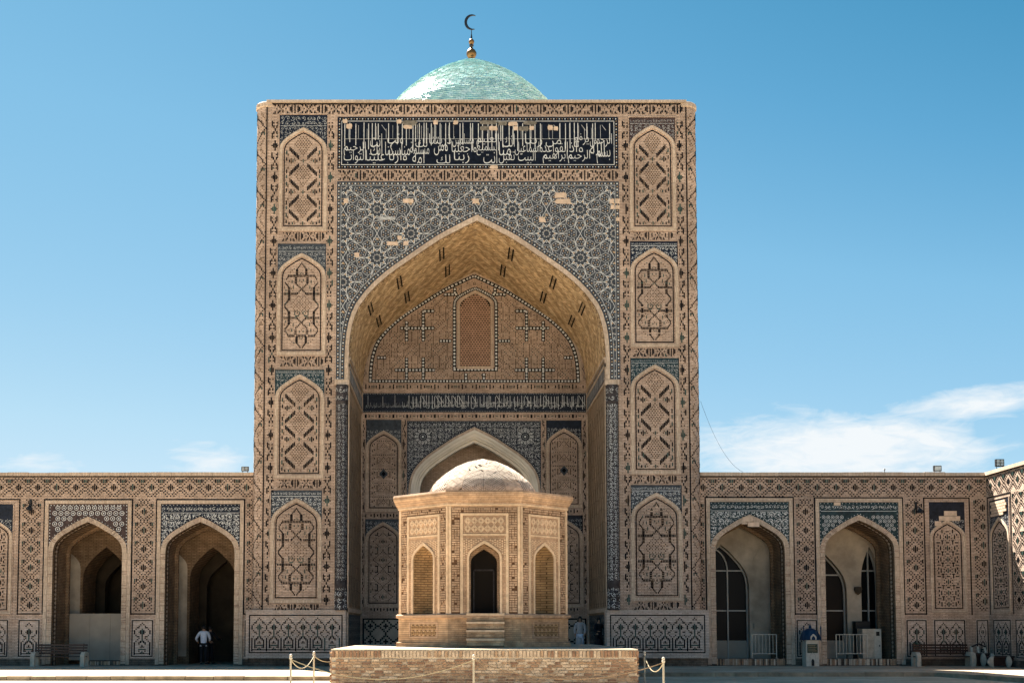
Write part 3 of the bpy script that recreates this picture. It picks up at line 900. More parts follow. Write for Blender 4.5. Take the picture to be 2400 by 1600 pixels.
for (x, y, w_, h_, m) in ((803, 280, 12, 10, 'patch'), (811, 291, 15, 12, 'patch'), (929, 281, 13, 10, 'patch'), (942, 283, 36, 12, 'patchd'), (944, 294, 24, 9, 'patch'),
                          (1015, 282, 12, 11, 'patch'), (1062, 283, 12, 10, 'patch'), (1122, 283, 45, 10, 'patchd'), (1124, 296, 22, 11, 'patchd'), (1145, 296, 22, 11, 'patch'),
                          (1167, 285, 22, 10, 'patchd'), (1190, 286, 24, 10, 'patch'), (1225, 284, 34, 10, 'patchd'), (1203, 296, 11, 11, 'patch'), (1214, 297, 26, 11, 'patchd'), (1240, 296, 12, 10, 'patch'),
                          (1283, 294, 13, 12, 'patch'), (1297, 297, 11, 10, 'patch'), (1147, 388, 21, 9, 'patch')):
    ragged(mb, F, F.x(x, y), F.x(x + w_, y), F.z(y + h_), F.z(y), .02, .036 + random.uniform(0, .01), m)
mb.build('repair_patch', ins_p, kind='stuff', label='bare patches where tiles have fallen off')

# star mosaic above the arch
u0, u1, v1 = F.x(789, 600), F.x(1452, 600), F.z(425.5)
ZI = F.z(889)
OA, OH = IA + .17, IH + .25         # outside of the brick trim
mb = MB()
pts = arch(ICX, OA, IZS, OH)
mb.rect(F, u0, ICX - OA, ZI, v1, .012, 'mosaic'); mb.rect(F, ICX + OA, u1, ZI, v1, .012, 'mosaic')
mb.above(F, pts, v1, .012, 'mosaic')
mo = mb.build('mosaic_spandrel', portal)
mb = MB()
bo = .10
for bd in ([(u0 + bo * .8, ZI + .05), (u0 + bo * .8, v1 - bo), (u1 - bo * .8, v1 - bo), (u1 - bo * .8, ZI + .05)],):
    beads(mb, F, bd, .135, .042, .018)
arcb = [(u - (.10 if u < ICX else -.10) * (1 if v < IZS + IH * .6 else .75), v + .075 * (0 if v < IZS + .2 else 1)) for u, v in arch(ICX, OA, IZS, OH, ZI)]
beads(mb, F, arcb, .135, .042, .018)
def mer(pts, off):
    return [(u - (off if u < ICX else -off), v + off * .8 * (0 if v < IZS + .2 else 1)) for u, v in pts]
pl = mer(arch(ICX, OA, IZS, OH, ZI), .19)
for a, b in zip(pl, pl[1:]): mb.seg(F, a, b, .022, .012, .020, 'w2')
outl = [(u0 + .18, ZI), (u0 + .18, v1 - .18), (u1 - .18, v1 - .18), (u1 - .18, ZI)]
for a, b in zip(outl, outl[1:]): mb.seg(F, a, b, .022, .012, .021, 'w2')
mb.build('beaded_border', mo, kind='stuff')
def insM(u, v):
    if not (u0 + .19 < u < u1 - .19 and ZI < v < v1 - .19): return False
    return v > av(ICX, OA + .20, IZS, OH + .18, u)
mb = MB()
def cseg(a, b, t, w, m):
    L = math.hypot(b[0] - a[0], b[1] - a[1]); n = max(1, int(L / .12))
    for k in range(n):
        p = (a[0] + (b[0] - a[0]) * k / n, a[1] + (b[1] - a[1]) * k / n); q = (a[0] + (b[0] - a[0]) * (k + 1) / n, a[1] + (b[1] - a[1]) * (k + 1) / n)
        if insM(*p) and insM(*q): mb.seg(F, p, q, t, w, w, m)
s_ = 100 / 54.0                                        # lattice step
latx, laty = s_ * math.cos(R(36)), s_ * math.sin(R(36))
ox, oy = F.x(884, 491), F.z(491)
done = set()
pet = MB()
for i in range(-5, 13):
    for j in range(-12, 10):
        if (i + j) % 2: continue
        cx, cy = ox + i * latx, oy + j * laty
        if not (u0 - 2.6 < cx < u1 + 1.6 and ZI - 1 < cy < v1 + 1.2): continue
        rs = s_ * .5
        P_ = lambda r, t: (cx + r * math.cos(t), cy + r * math.sin(t))
        def cell(cc, a, rr=.118):
            for q_ in range(6):
                b0 = a + 2 * math.pi * (q_ + .5) / 6; b1 = a + 2 * math.pi * (q_ + 1.5) / 6
                cseg((cc[0] + rr * s_ * math.cos(b0), cc[1] + rr * s_ * math.sin(b0)), (cc[0] + rr * s_ * math.cos(b1), cc[1] + rr * s_ * math.sin(b1)), .022, .019, 'w2')
                mm = (cc[0] + rr * .53 * s_ * math.cos(b0), cc[1] + rr * .53 * s_ * math.sin(b0))
                if insM(*mm): mb.disc(F, mm, .033, .016, .016, 'o' if q_ % 2 else 'w2', n=5, ph=b0)
            if insM(*cc): mb.disc(F, cc, .022, .016, .016, 'w2', n=5)
        for k in range(10):
            a = R(36 * k); a2 = a + R(18); a3 = a + R(36)
            cseg(P_(.265 * s_, a), P_(.150 * s_, a2), .028, .018, 'w'); cseg(P_(.150 * s_, a2), P_(.265 * s_, a3), .028, .018, 'w')
            cseg(P_(.265 * s_, a), P_(.50 * s_, a), .020, .0172, 'w')
            cseg(P_(.30 * s_, a + R(7)), P_(.50 * s_, a - R(9)), .018, .0168, 'w2'); cseg(P_(.30 * s_, a - R(7)), P_(.50 * s_, a + R(9)), .018, .0166, 'w2')
            cseg(P_(.065 * s_, a), P_(.105 * s_, a2), .018, .017, 'w2'); cseg(P_(.105 * s_, a2), P_(.065 * s_, a3), .018, .017, 'w2')
            q = P_(.195 * s_, a)
            if insM(*q): mb.disc(F, q, .050, .016, .016, 'o', n=5, ph=a)
            q = P_(.21 * s_, a2)
            if insM(*q): mb.disc(F, q, .040, .016, .016, 'w2', n=4, ph=a2)
            q = P_(.44 * s_, a + R(4.5))
            if insM(*q): mb.disc(F, q, .030, .0165, .0165, 'o', n=4, ph=a)
            q = P_(.075 * s_, a2)
            if insM(*q): mb.disc(F, q, .022, .016, .016, 'o', n=4, ph=a)
            cell(P_(.385 * s_, a2), a2)
        for xx in (.60, 1.018):                          # cells that fill the gaps between four stars
            cell((cx + xx * s_, cy), 0, .125)
        gx, gy = cx + .809 * s_, cy
        for (dx_, dy_) in ((.10, .17), (.10, -.17), (-.10, .17), (-.10, -.17)):
            cseg((gx, gy), (gx + dx_ * s_ * .9, gy + dy_ * s_), .020, .0174, 'w')
        for dy_ in (-.13, .13):
            q = (gx, gy + dy_ * s_)
            if insM(*q): mb.disc(F, q, .055, .016, .016, 'o', n=5)
            q = (gx + .12 * s_, gy + dy_ * s_ * .6)
            if insM(*q): mb.disc(F, q, .030, .016, .016, 'w2', n=4)
mb.build('star_mosaic', mo, kind='stuff')
mb = MB()
for (x, y, w_, h_) in ((943, 466, 28, 11), (1106, 466, 18, 12), (1299, 451, 30, 14), (1299, 466, 42, 13), (1428, 466, 12, 12), (1441, 466, 12, 12), (1430, 480, 11, 11), (1441, 481, 12, 10),
                       (830, 592, 13, 12), (931, 552, 12, 11), (945, 565, 13, 11), (884, 508, 44, 8), (1263, 508, 16, 14), (1114, 540, 1, 1), (1443, 510, 9, 9), (805, 465, 12, 12), (905, 566, 30, 10)):
    ragged(mb, F, F.x(x, y), F.x(x + w_, y), F.z(y + h_), F.z(y), .012, .03 + random.uniform(0, .01), 'patch' if h_ > 8 else 'w2', 16, .25)
mb.build('repair_patch', mo, kind='stuff', label='pale plaster patches in the star mosaic')
# brick trim of the great arch
mb = MB()
po, pi = arch(ICX, OA, IZS, OH, ZI), arch(ICX, IA, IZS, IH, ZI)
mb.ring(F, po, pi, .0, .09, 'brick2')
arch_t = mb.build('arch_trim', portal)
mb = MB(); pi2 = arch(ICX, IA - .02, IZS, IH - .02, ZI)
tot = 0
for a, b in zip(pi2, pi2[1:]):
    L = math.hypot(b[0] - a[0], b[1] - a[1]); n = max(1, int(L / .1))
    for k in range(n):
        t = (k + .5) / n; c_ = (a[0] + (b[0] - a[0]) * t, a[1] + (b[1] - a[1]) * t)
        dx, dy = (b[0] - a[0]) / L, (b[1] - a[1]) / L
        mb.seg(F, (c_[0] - dx * .008, c_[1] - dy * .008), (c_[0] + dx * .008, c_[1] + dy * .008), .16, .09, .0915, 'pavdark') if False else None
        if k % 2 == 0: mb.disc(F, (c_[0] + (.035 if c_[0] < ICX else -.035), c_[1] - .03), .024, -.05, -.045, 'k', n=4)
mb.build('glazed_dots', arch_t, kind='stuff')
# vault and side walls of the recess
mb = MB()
vp = arch(ICX, IA, IZS, IH)
class ArcF:
    def __init__(s, pts):
        s.p = pts; s.L = [0]
        for a, b in zip(pts, pts[1:]): s.L.append(s.L[-1] + math.hypot(b[0] - a[0], b[1] - a[1]))
    def P(s, u, v, w=0.0):        # u: along the arc, v: depth behind the front, w: into the room
        L = s.L; k = 0
        u = min(max(u, 0), L[-1] - 1e-6)
        while L[k + 1] <= u: k += 1
        t = (u - L[k]) / (L[k + 1] - L[k]); a, b = s.p[k], s.p[k + 1]
        l = L[k + 1] - L[k]; nx, nz = (b[1] - a[1]) / l, -(b[0] - a[0]) / l
        return (a[0] + (b[0] - a[0]) * t + nx * w, YF + v, a[1] + (b[1] - a[1]) * t + nz * w)
VF = ArcF(vp); LT = VF.L[-1]
mb.sheet(F, vp, -(YB - YF), 0, 'vaultjoint')
vl = mb.build('vault', portal)
mb = MB()
nu_, nv_ = int(LT / .30), int((YB - YF) / .30)
for i in range(nu_ * 2 + 1):                    # herringbone brick, laid proud of its joints
    for j in range(nv_ * 2):
        if (i + j) % 2: continue
        u = (i + .5) * LT / (nu_ * 2 + 1); v = .1 + (j + .5) * (YB - YF - .12) / (nv_ * 2)
        ph_ = 1 if ((i // 2 + j // 6) % 2) else -1
        for o_ in (-.085, 0, .085):
            L2, th = .128, .026
            ca, cb_ = .707, .707 * ph_
            cx_, cy_ = u - cb_ * o_, v + ca * o_
            q = [(cx_ + a_ * ca - b_ * cb_, cy_ + a_ * cb_ + b_ * ca) for (a_, b_) in ((-L2, -th), (L2, -th), (L2, th), (-L2, th))]
            mb.quad4(VF, q, .0, .024 + random.uniform(0, .014), random.choice(['vaultbrick', 'vaultbrick', 'vb3', 'vb2'] if (i + (j if i < nu_ else -j)) % 8 < 4 else ['vb2', 'vb2', 'vaultbrick']))
mb.build('herringbone_brick', vl, kind='stuff')
mb = MB()
for fr_ in (.17, .27, .40, .60, .73, .83):
    for dpt in (2.0, 5.0):
        u = LT * fr_ + (.28 if dpt > 3 else 0) * (1 if fr_ < .5 else -1)
        for o_ in (-.10, .10):
            mb.box(VF, u + o_ - .035, u + o_ + .035, dpt - .85, dpt + .85, 0, .045, 'k')
        for q in range(10): mb.box(VF, u - .065, u + .065, dpt - .8 + q * .17, dpt - .72 + q * .17, 0, .03, 'n')
for q in range(int(LT / .16)):                # dotted edge by the mouth of the vault
    mb.box(VF, q * .16, q * .16 + .09, .18, .23, 0, .012, 'k')
mb.build('glazed_bars', vl, kind='stuff')
FB = Front(YB)
ZSP = F.z(889)
class SideF(Fr):
    pass
SL = Fr((ICX - IA, YF, 0), (0, 1, 0), (1, 0, 0)); SR = Fr((ICX + IA, YF, 0), (0, 1, 0), (-1, 0, 0))
ztb, zbb = FB.z(921), FB.z(966)
for fr, nm in ((SL, 0), (SR, 1)):
    mb = MB(); D = YB - YF
    mb.rect(fr, 0, D, 0, IZS + .01, 0, 'side')
    sw = mb.build('side_wall', portal)
    mb = MB(); mb.box(fr, .05, D, zbb, ztb, .0, .03, 'navy'); sb = mb.build('inscription_band', sw)
    mb = MB()
    u = .2
    while u < D - .1:
        mb.box(fr, u, u + .025, zbb + .15, ztb - .1, .03, .036, 'w2'); u += random.uniform(.1, .4)
    inscribe(mb, fr, shape("ربنا واجعلنا مسلمين لك ومن ذريتنا امة مسلمة لك"), .3, D - .3, zbb + .1, zbb + .5, .038, 'w2')
    beads(mb, fr, [(.1, ztb - .05), (D, ztb - .05)], .1, .02, .036, 'w2', 'w2'); beads(mb, fr, [(.1, zbb + .05), (D, zbb + .05)], .1, .02, .036, 'w2', 'w2')
    mb.build('inscription', sb)
    mb = MB()
    mb.box(fr, 0, D, ztb, ztb + .12, 0, .09, 'brick2'); mb.box(fr, 0, D, zbb - .12, zbb, 0, .07, 'brick2')
    mb.box(fr, 0, D, Z_D - .05, Z_D + .12, 0, .07, 'brick2'); mb.box(fr, 0, D, IZS - .25, IZS - .12, 0, .05, 'brick2')
    mb.box(fr, D - .2, D, 0, ztb, 0, .06, 'brick2'); mb.box(fr, 0, .12, 0, ztb, 0, .05, 'brick2')
    mb.build('brick_moulding', sw)
    mb = MB(); mb.box(fr, .6, D - .5, .5, Z_D - .15, 0, .02, 'navy'); dd = mb.build('dado_panel', sw)
    mb = MB(); arabesque(mb, fr, .6, D - .5, .5, Z_D - .2, .3, lambda u, v: True, .023, 'w2', .8)
    mb.build('tile_scrollwork', dd, kind='stuff')
    mb = MB()                                # long zigzag brick joints
    for k in range(16):
        u = .35 + k * .45; v = Z_D + .2; sg = 1 if k % 2 else -1
        while v < zbb - 1.1:
            mb.seg(fr, (u - sg * .11, v), (u + sg * .11, v + .9), .025, 0, .012, 'n'); v += .9; sg = -sg
    mb.build('brick_relief', sw, kind='stuff')

# engaged columns at the mouth of the recess
for (x0, x1, nm) in ((785.5, 815, 0), (1421, 1451, 1)):
    X0, X1 = F.x(x0, 1150), F.x(x1, 1150); cx = (X0 + X1) / 2; r = (X1 - X0) / 2
    mb = MB(); mb.box(F, X0, X1, Z_D, F.z(903), .004, .012, 'k'); b0_ = mb.build('column_recess', portal)
    zt_, zb_ = F.z(948), F.z(1385)
    mb = MB()
    mb.lathe((cx, YF - .02, 0), [(r * .86, zb_), (r * .86, zt_)], 'coltile', n=20, cap=False)
    cs = mb.build('column_shaft', portal, label='engaged corner column faced with worn scrolled tile')
    mb = MB(); CY = Cyl((cx, YF - .02), r * .86, -math.pi, 1)
    wd_ = r * .86 * math.pi
    mwc = 'w2' if nm == 0 else 'w'
    arabesque(mb, CY, 0, wd_, zb_, zt_, .17, lambda u, v: zb_ < v < zt_ and 0 < u < wd_, .010, mwc, 1.0 if nm == 0 else 2.4)
    mb.build('tile_scrollwork', cs, kind='stuff')
    mb = MB()
    mb.lathe((cx, YF - .02, 0), [(r * .9, zt_), (r * 1.0, zt_ + .12), (r * .9, zt_ + .22), (r * 1.0, F.z(912)), (r * 1.05, F.z(905))], 'coltile', n=16)
    cp = mb.build('capital', cs)
    mb = MB()
    mb.lathe((cx, YF - .02, 0), [(r * .98, Z_D + .01), (r * 1.0, Z_D + .25), (r * .80, Z_D + .42), (r * 1.0, Z_D + .62), (r * 1.0, zb_ - .05), (r * .88, zb_ + .02), (r * .95, zb_ + .3), (r * .88, zb_ + .6)], 'coltile', n=16)
    cp = mb.build('column_base', cs)
    mb = MB(); CY2 = Cyl((cx, YF - .02), r * 1.0, -math.pi, 1)
    arabesque(mb, CY2, 0, wd_ * 1.1, Z_D + .05, zb_, .22, lambda u, v: True, .012, 'w', 2.0)
    arabesque(mb, CY2, 0, wd_ * 1.1, zt_ + .1, F.z(908), .25, lambda u, v: True, .012, 'w2', 2.0)
    mb.build('tile_scrollwork', cp, kind='stuff')
    mb = MB(); mb.box(F, X0 - .04, X1 + .04, F.z(903), F.z(890), .0, .14, 'brick2'); mb.box(F, X0 + .05, X1 - .05, F.z(908), F.z(903), .0, .2, 'k'); mb.build('impost', portal)

# dados of the two piers
for (x0, x1, fx0, fx1) in ((577, 811, 585, 803.5), (1421, 1660, 1429, 1651)):
    mb = MB(); U0, U1 = F.x(x0, 1480), F.x(x1, 1480)
    mb.box(F, U0, U1, F.z(1541), Z_D + .02, -.6, .16, 'dado'); 
    dp = mb.build('dado_panel', portal)
    FD = Fr((0, YF - .16, 0), (1, 0, 0), (0, -1, 0))
    mb = MB(); fret(mb, FD, F.x(fx0, 1480), F.x(fx1, 1480), F.z(1529), F.z(1440))
    mb.build('glazed_fret', dp, kind='stuff')
    mb = MB(); n = int((U1 - U0) / .07)
    for k in range(n):
        u = U0 + (k + .5) * (U1 - U0) / n
        for (a, b) in ((F.z(1439), Z_D + .012), (F.z(1540), F.z(1530.5))):
            mb.box(FD, u - .024, u + .024, a + .02, b - .02, 0, .008, 'dado')
    mb.build('soldier_course', dp, kind='stuff')
    mb = MB(); mb.box(F, U0 + .08, U1 - .02, -.02, F.z(1541), -.6, .02, 'wornbrick'); mb.build('footing', portal)

# ---- back wall of the recess
mb = MB()
BXC, BA = FB.x(1112, 1080), (FB.x(1267, 1100) - FB.x(957.5, 1100)) / 2
BZS = FB.z(1165); BH = FB.z(1001) - BZS
BL, BR_ = ICX - IA, ICX + IA
wall_arches(mb, FB, BL, BR_, .4, IZS + .02, [(BXC, BA - .12, BZS, BH - .12, .4)], 0, 'brick')
mb.under(FB, arch(ICX, IA, IZS, IH), IZS, 0, 'brick')
bw = mb.build('back_wall', portal)
# tympanum border band of the vault end
tz = FB.z(893); tcx = FB.x(1111.5, 800); ta = (FB.x(1355, 885) - FB.x(868, 885)) / 2; th_ = FB.z(647) - tz
def strap(mb, fr, pts, wd, m='k', sq='w', w=.02, step=None, sqr=.6):
    step = step or wd * .98
    for a, b in zip(pts, pts[1:]):
        mb.seg(fr, a, b, wd, .004, w, m)
    for a, b in zip(pts, pts[1:]):
        L = math.hypot(b[0] - a[0], b[1] - a[1]); n = max(1, int(round(L / step)))
        for k in range(n):
            t0, t1 = (k + .5 - sqr / 2) / n, (k + .5 + sqr / 2) / n
            mb.seg(fr, (a[0] + (b[0] - a[0]) * t0, a[1] + (b[1] - a[1]) * t0), (a[0] + (b[0] - a[0]) * t1, a[1] + (b[1] - a[1]) * t1), wd * .52, w, w + .006, sq)
mb = MB()
so = arch(tcx, ta, tz, th_)
pa = []
for k_, (a, b) in enumerate(zip(so, so[1:])):
    pa.append(a)
pa.append(so[-1])
strap(mb, FB, pa, .185, w=.024)
strap(mb, FB, [(tcx - ta - .08, tz - .0), (tcx + ta + .08, tz - .0)], .165, w=.021)
wx0, wx1, wy0, wz = FB.x(1065, 800), FB.x(1163, 800), FB.z(866), FB.z(718)
wc = (wx0 + wx1) / 2; wa = (wx1 - wx0) / 2
wf = arch(wc, wa, wz, FB.z(676) - wz)
strap(mb, FB, [(wx0, wy0)] + wf + [(wx1, wy0)], .18, w=.027)
strap(mb, FB, [(wx0 - .07, wy0), (wx1 + .07, wy0)], .18, w=.025)
def sp(a, b, w=.018):
    strap(mb, FB, [FB.xz(*a), FB.xz(*b)], .175, w=w)
for sg in (1, -1):
    X_ = lambda x: x if sg == 1 else 2 * 1113 - x
    for (a, b, w_) in (((953, 752), (953, 800), .016), ((992, 727), (992, 800), .0165), ((938, 769), (1018, 769), .018), ((992, 729), (1018, 729), .0185), ((1030, 799), (1058, 799), .0165),
                       ((953, 838), (953, 890), .0162), ((992, 838), (992, 890), .0167), ((925, 867), (1020, 867), .0182), ((1040, 690), (1073, 690), .0155), ((1066, 674), (1066, 690), .0157), ((1092, 874), (1092, 890), .0155), ((884, 838), (905, 838), .016)):
        sp((X_(a[0]), a[1]), (X_(b[0]), b[1]), w_)
mb.build('glazed_strapwork', bw, kind='stuff')
mb = MB()                                 # plain-brick maze and diagonal dots of the tympanum
cB = .078
iu = int(2 * ta / cB); iv = int(th_ / cB)
for i in range(iu):
    for j in range(iv):
        u = tcx - ta + (i + .5) * cB; v = tz + .12 + (j + .5) * cB
        if v > av(tcx, ta - .15, tz, th_ - .2, u): continue
        if wx0 - .1 < u < wx1 + .1 and v > wy0 - .1 and v < av(wc, wa + .12, wz, FB.z(676) - wz + .15, u): continue
        px_, py_ = 1068 + (u / FB.x(1068 + 47.2)) * 47.2 if False else 0, 0
        du = abs(u - tcx) / cB; dv = (v - tz) / cB
        blk = (int(du // 9) + int(dv // 8)) % 2
        a, b = du % 9, dv % 8
        if blk:
            if int(a) in (0, 4, 8) and random.random() < .8: mb.box(FB, u - .018, u + .018, v - .036, v + .036, .002, .012, 'n')
            elif int(b) in (0, 3) and int(a) % 2 == 0: mb.box(FB, u - .05, u + .05, v - .015, v + .015, .002, .011, 'n')
        else:
            if (int(a) + int(b)) % 4 == 0: mb.box(FB, u - .02, u + .02, v - .034, v + .034, .002, .012, 'g' if random.random() < .3 else 'n')
            elif (int(a) - int(b)) % 4 == 0 and random.random() < .6: mb.box(FB, u - .02, u + .02, v - .02, v + .02, .002, .011, 'n')
for sg in (1, -1):
    for (a, b) in (((1020, 729), (1040, 750)), ((1040, 750), (1020, 769)), ((1018, 867), (1060, 835)), ((1060, 867), (1025, 832)), ((1025, 832), (994, 800)), ((995, 838), (1030, 800)), ((925, 867), (900, 885)), ((905, 838), (950, 800)), ((905, 800), (950, 838))):
        n = max(abs(a[0] - b[0]) / 4, 1); n = int(n)
        for k in range(n + 1):
            x = a[0] + (b[0] - a[0]) * k / n; y = a[1] + (b[1] - a[1]) * k / n
            x = x if sg == 1 else 2 * 1113 - x
            u, v = FB.xz(x, y)
            mb.box(FB, u - .02, u + .02, v - .02, v + .02, .010, .018, 'k'); mb.box(FB, u + .028, u + .06, v - .018, v + .018, .010, .017, 'patch')
mb.build('brick_maze', bw, kind='stuff')
# band along the vault end
mb = MB()
ob = arch(ICX, IA - .02, IZS, IH - .02); ib = arch(tcx, ta + .45, tz, th_ + .42)
for f_, m in ((.06, 'brick2'),):
    mb.ring(FB, arch(tcx, ta + .19, tz, th_ + .22), arch(tcx, ta + .10, tz, th_ + .12), .004, .03, m)
    mb.ring(FB, arch(tcx, ta + .58, tz, th_ + .60), arch(tcx, ta + .50, tz, th_ + .50), .004, .05, m)
mb.build('brick_rib', bw)
mb = MB()
md = arch(tcx, ta + .35, tz, th_ + .37)
AF2 = ArcF(md)
d = .2; k = 0
for a, b in zip(md, md[1:]):
    L = math.hypot(b[0] - a[0], b[1] - a[1]); dx, dy = (b[0] - a[0]) / L, (b[1] - a[1]) / L
    while d < L:
        ph = k % 9
        c0 = (a[0] + dx * d, a[1] + dy * d)
        lay = {0: (0,), 1: (-1, 1), 2: (0, -2, 2), 3: (-1, 1), 4: (0,), 6: (-1, 1), 7: (0,)}.get(ph, ())
        for o_ in lay:
            q = (c0[0] - dy * o_ * .055, c0[1] + dx * o_ * .055)
            mb.seg(FB, (q[0] - dx * .06, q[1] - dy * .06), (q[0] + dx * .06, q[1] + dy * .06), .028, .004, .016, 'k')
        k += 1; d += .105
    d -= L
for k in range(64):
    u = BL + .2 + k * (2 * IA - .4) / 63; v = FB.z(906)
    if k % 4 == 0: mb.box(FB, u - .03, u + .03, v - .12, v + .12, .004, .016, 'k')
    elif k % 4 in (1, 3): mb.box(FB, u - .028, u + .028, v - .07, v + .07, .004, .016, 'k')
    elif k % 8 == 2: mb.box(FB, u - .1, u + .1, v - .05, v - .02, .004, .016, 'g'); mb.box(FB, u - .1, u + .1, v + .02, v + .05, .004, .0162, 'g')
    u2 = u; v2 = FB.z(975)
    if k % 4 == 0: mb.box(FB, u - .05, u + .05, v2 - .09, v2 + .09, .004, .016, 'k'); 
    elif k % 4 in (1, 3): mb.box(FB, u - .022, u + .022, v2 - .06, v2 + .06, .004, .016, 'k')
    else: mb.box(FB, u - .06, u + .06, v2 - .02, v2 + .02, .004, .0155, 'g')
mb.build('glazed_brick_band', bw, kind='stuff')
# grille window
mb = MB()
g0, g1, gz0 = FB.x(1078, 800), FB.x(1150, 800), FB.z(859)
gzs = FB.z(722); gh = FB.z(688) - gzs; gc = (g0 + g1) / 2; ga = (g1 - g0) / 2
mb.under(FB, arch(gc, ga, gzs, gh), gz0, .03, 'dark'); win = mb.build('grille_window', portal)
mb = MB()
mb.ring(FB, arch(gc, ga + .13, gzs, gh + .16), arch(gc, ga, gzs, gh), .0, .075, 'brick2')
mb.box(FB, g0 - .13, g0, gz0 - .13, gzs, 0, .075, 'brick2'); mb.box(FB, g1, g1 + .13, gz0 - .13, gzs, 0, .075, 'brick2'); mb.box(FB, g0, g1, gz0 - .13, gz0, 0, .075, 'brick2')
mb.build('window_frame', win)
mb = MB(); pr = .108; pc = (g1 - g0) / 11
nr = int((gzs + gh - gz0) / pr)
for j in range(nr + 1):
    v = gz0 + j * pr
    for i in range(-1, 12):
        u = g0 + (i + (.5 if j % 2 else 0)) * pc
        if u < g0 or u + pc > g1 + .05: pass
        uc = u + pc / 2
        if v + .05 > av(gc, ga, gzs, gh, min(max(uc, g0 + .02), g1 - .02)): continue
        a_, b_ = max(g0, u), min(g1, u + pc)
        if b_ - a_ < .02: continue
        mb.box(FB, a_, b_, v - .026, v + .026, .032, .06, 'lattice')
        if g0 + .02 < u < g1 - .02: mb.box(FB, u - .018, u + .018, v + .026, v + pr - .026, .032, .058, 'lattice')
mb.build('grille', win)
# inscription band
mb = MB(); mb.box(FB, BL, BR_, zbb, ztb, .0, .03, 'navy'); ib_ = mb.build('inscription_band', portal)
mb = MB()
beads(mb, FB, [(BL + .1, ztb - .05), (BR_, ztb - .05)], .085, .018, .036, 'w', 'w'); beads(mb, FB, [(BL + .1, zbb + .05), (BR_, zbb + .05)], .085, .018, .036, 'w', 'w')
W2 = BR_ - BL; q0 = BL + .22 * W2 * 0
hb_ = ztb - zbb
inscribe(mb, FB, shape(V1), BL + W2 * .18, BR_ - .1, zbb + .12, zbb + hb_ * .55, .037, 'w')
inscribe(mb, FB, shape(V2[:70]), BL + W2 * .20, BR_ - .4, zbb + hb_ * .30, zbb + hb_ * .72, .039, 'w2')
inscribe(mb, FB, shape(V2[70:]), BL + .2, BL + W2 * .19, zbb + .14, zbb + hb_ * .5, .037, 'w2')
u = BL + .3
while u < BR_ - .1:
    rt = u > BL + W2 * .17
    mb.box(FB, u, u + .022, zbb + hb_ * random.uniform(.15, .4), ztb - random.uniform(.1, .2), .03, .0345, 'w' if rt else 'w2')
    if rt and random.random() < .12: mb.seg(FB, (u + .05, ztb - .12), (u + .3, zbb + hb_ * .45), .02, .03, .0335, 'w')
    u += random.uniform(.06, .26) if rt else random.uniform(.3, .9)
mb.build('inscription', ib_)
# moulded arch with tiled spandrel
sx0, sx1, sz1 = FB.x(953.5, 1080), FB.x(1268, 1080), FB.z(986)
mb = MB(); mb.above(FB, arch(BXC, BA + .02, BZS, BH + .02), sz1, .01, 'navy')
mb.rect(FB, sx0, BXC - BA - .02, FB.z(1200), sz1, .01, 'navy'); mb.rect(FB, BXC + BA + .02, sx1, FB.z(1200), sz1, .01, 'navy')
ts = mb.build('tile_spandrel', bw)
mb = MB()
insB = lambda u, v: sx0 + .08 < u < sx1 - .08 and v < sz1 - .1 and v > av(BXC, BA + .1, BZS, BH + .12, u)
arabesque(mb, FB, sx0, sx1, FB.z(1180), sz1, .30, insB, .016, 'w2', 1.8)
arabesque(mb, FB, sx0, sx1, FB.z(1180), sz1, .17, insB, .0155, 'w2', .8)
for cxp in (991, 1231):
    cu_, cv_ = FB.xz(cxp, 1023)
    mb.disc(FB, (cu_, cv_), .34, .017, .017, 'navy', n=12)
    for k in range(12):
        a = 2 * math.pi * k / 12
        q = [(cu_ + .22 * math.cos(a - .1), cv_ + .22 * math.sin(a - .1)), (cu_ + .33 * math.cos(a - .13), cv_ + .33 * math.sin(a - .13)), (cu_ + .37 * math.cos(a), cv_ + .37 * math.sin(a)), (cu_ + .33 * math.cos(a + .13), cv_ + .33 * math.sin(a + .13)), (cu_ + .22 * math.cos(a + .1), cv_ + .22 * math.sin(a + .1))]
        for s1, s2 in zip(q, q[1:]): mb.seg(FB, s1, s2, .03, .019, .019, 'w')
        mb.disc(FB, (cu_ + .13 * math.cos(a), cv_ + .13 * math.sin(a)), .022, .019, .019, 'w2', n=4)
    mb.disc(FB, (cu_, cv_), .05, .019, .019, 'w', n=8)
bl = [(u - (.06 if u < BXC else -.06), v + .05) for u, v in arch(BXC, BA, BZS, BH)]
beads(mb, FB, bl, .1, .02, .018, 'w', 'w2')
beads(mb, FB, [(sx0 + .05, BZS), (sx0 + .05, sz1 - .06), (sx1 - .05, sz1 - .06), (sx1 - .05, BZS)], .1, .02, .018, 'w', 'w2')
mb.build('tile_scrollwork', ts, kind='stuff')
mb = MB()
mb.ring(FB, arch(BXC, BA, BZS, BH, .4), arch(BXC, BA - .1, BZS, BH - .12, .4), .0, .06, 'brick2')
mb.build('arch_band', bw)
mb = MB()
for k, (o_, d0, d1) in enumerate(((.10, -.10, .05), (.22, -.25, -.06), (.30, -.45, -.2), (.42, -.9, -.4))):
    A_ = arch(BXC, BA - o_, BZS, BH - o_ * 1.3, .4); B_ = arch(BXC, BA - o_ - .12, BZS, BH - (o_ + .12) * 1.3, .4)
    mb.ring(FB, A_, B_, d0, d1, 'plasterw')
mb.build('arch_moulding', bw, label='stepped white plaster moulding of the inner arch')
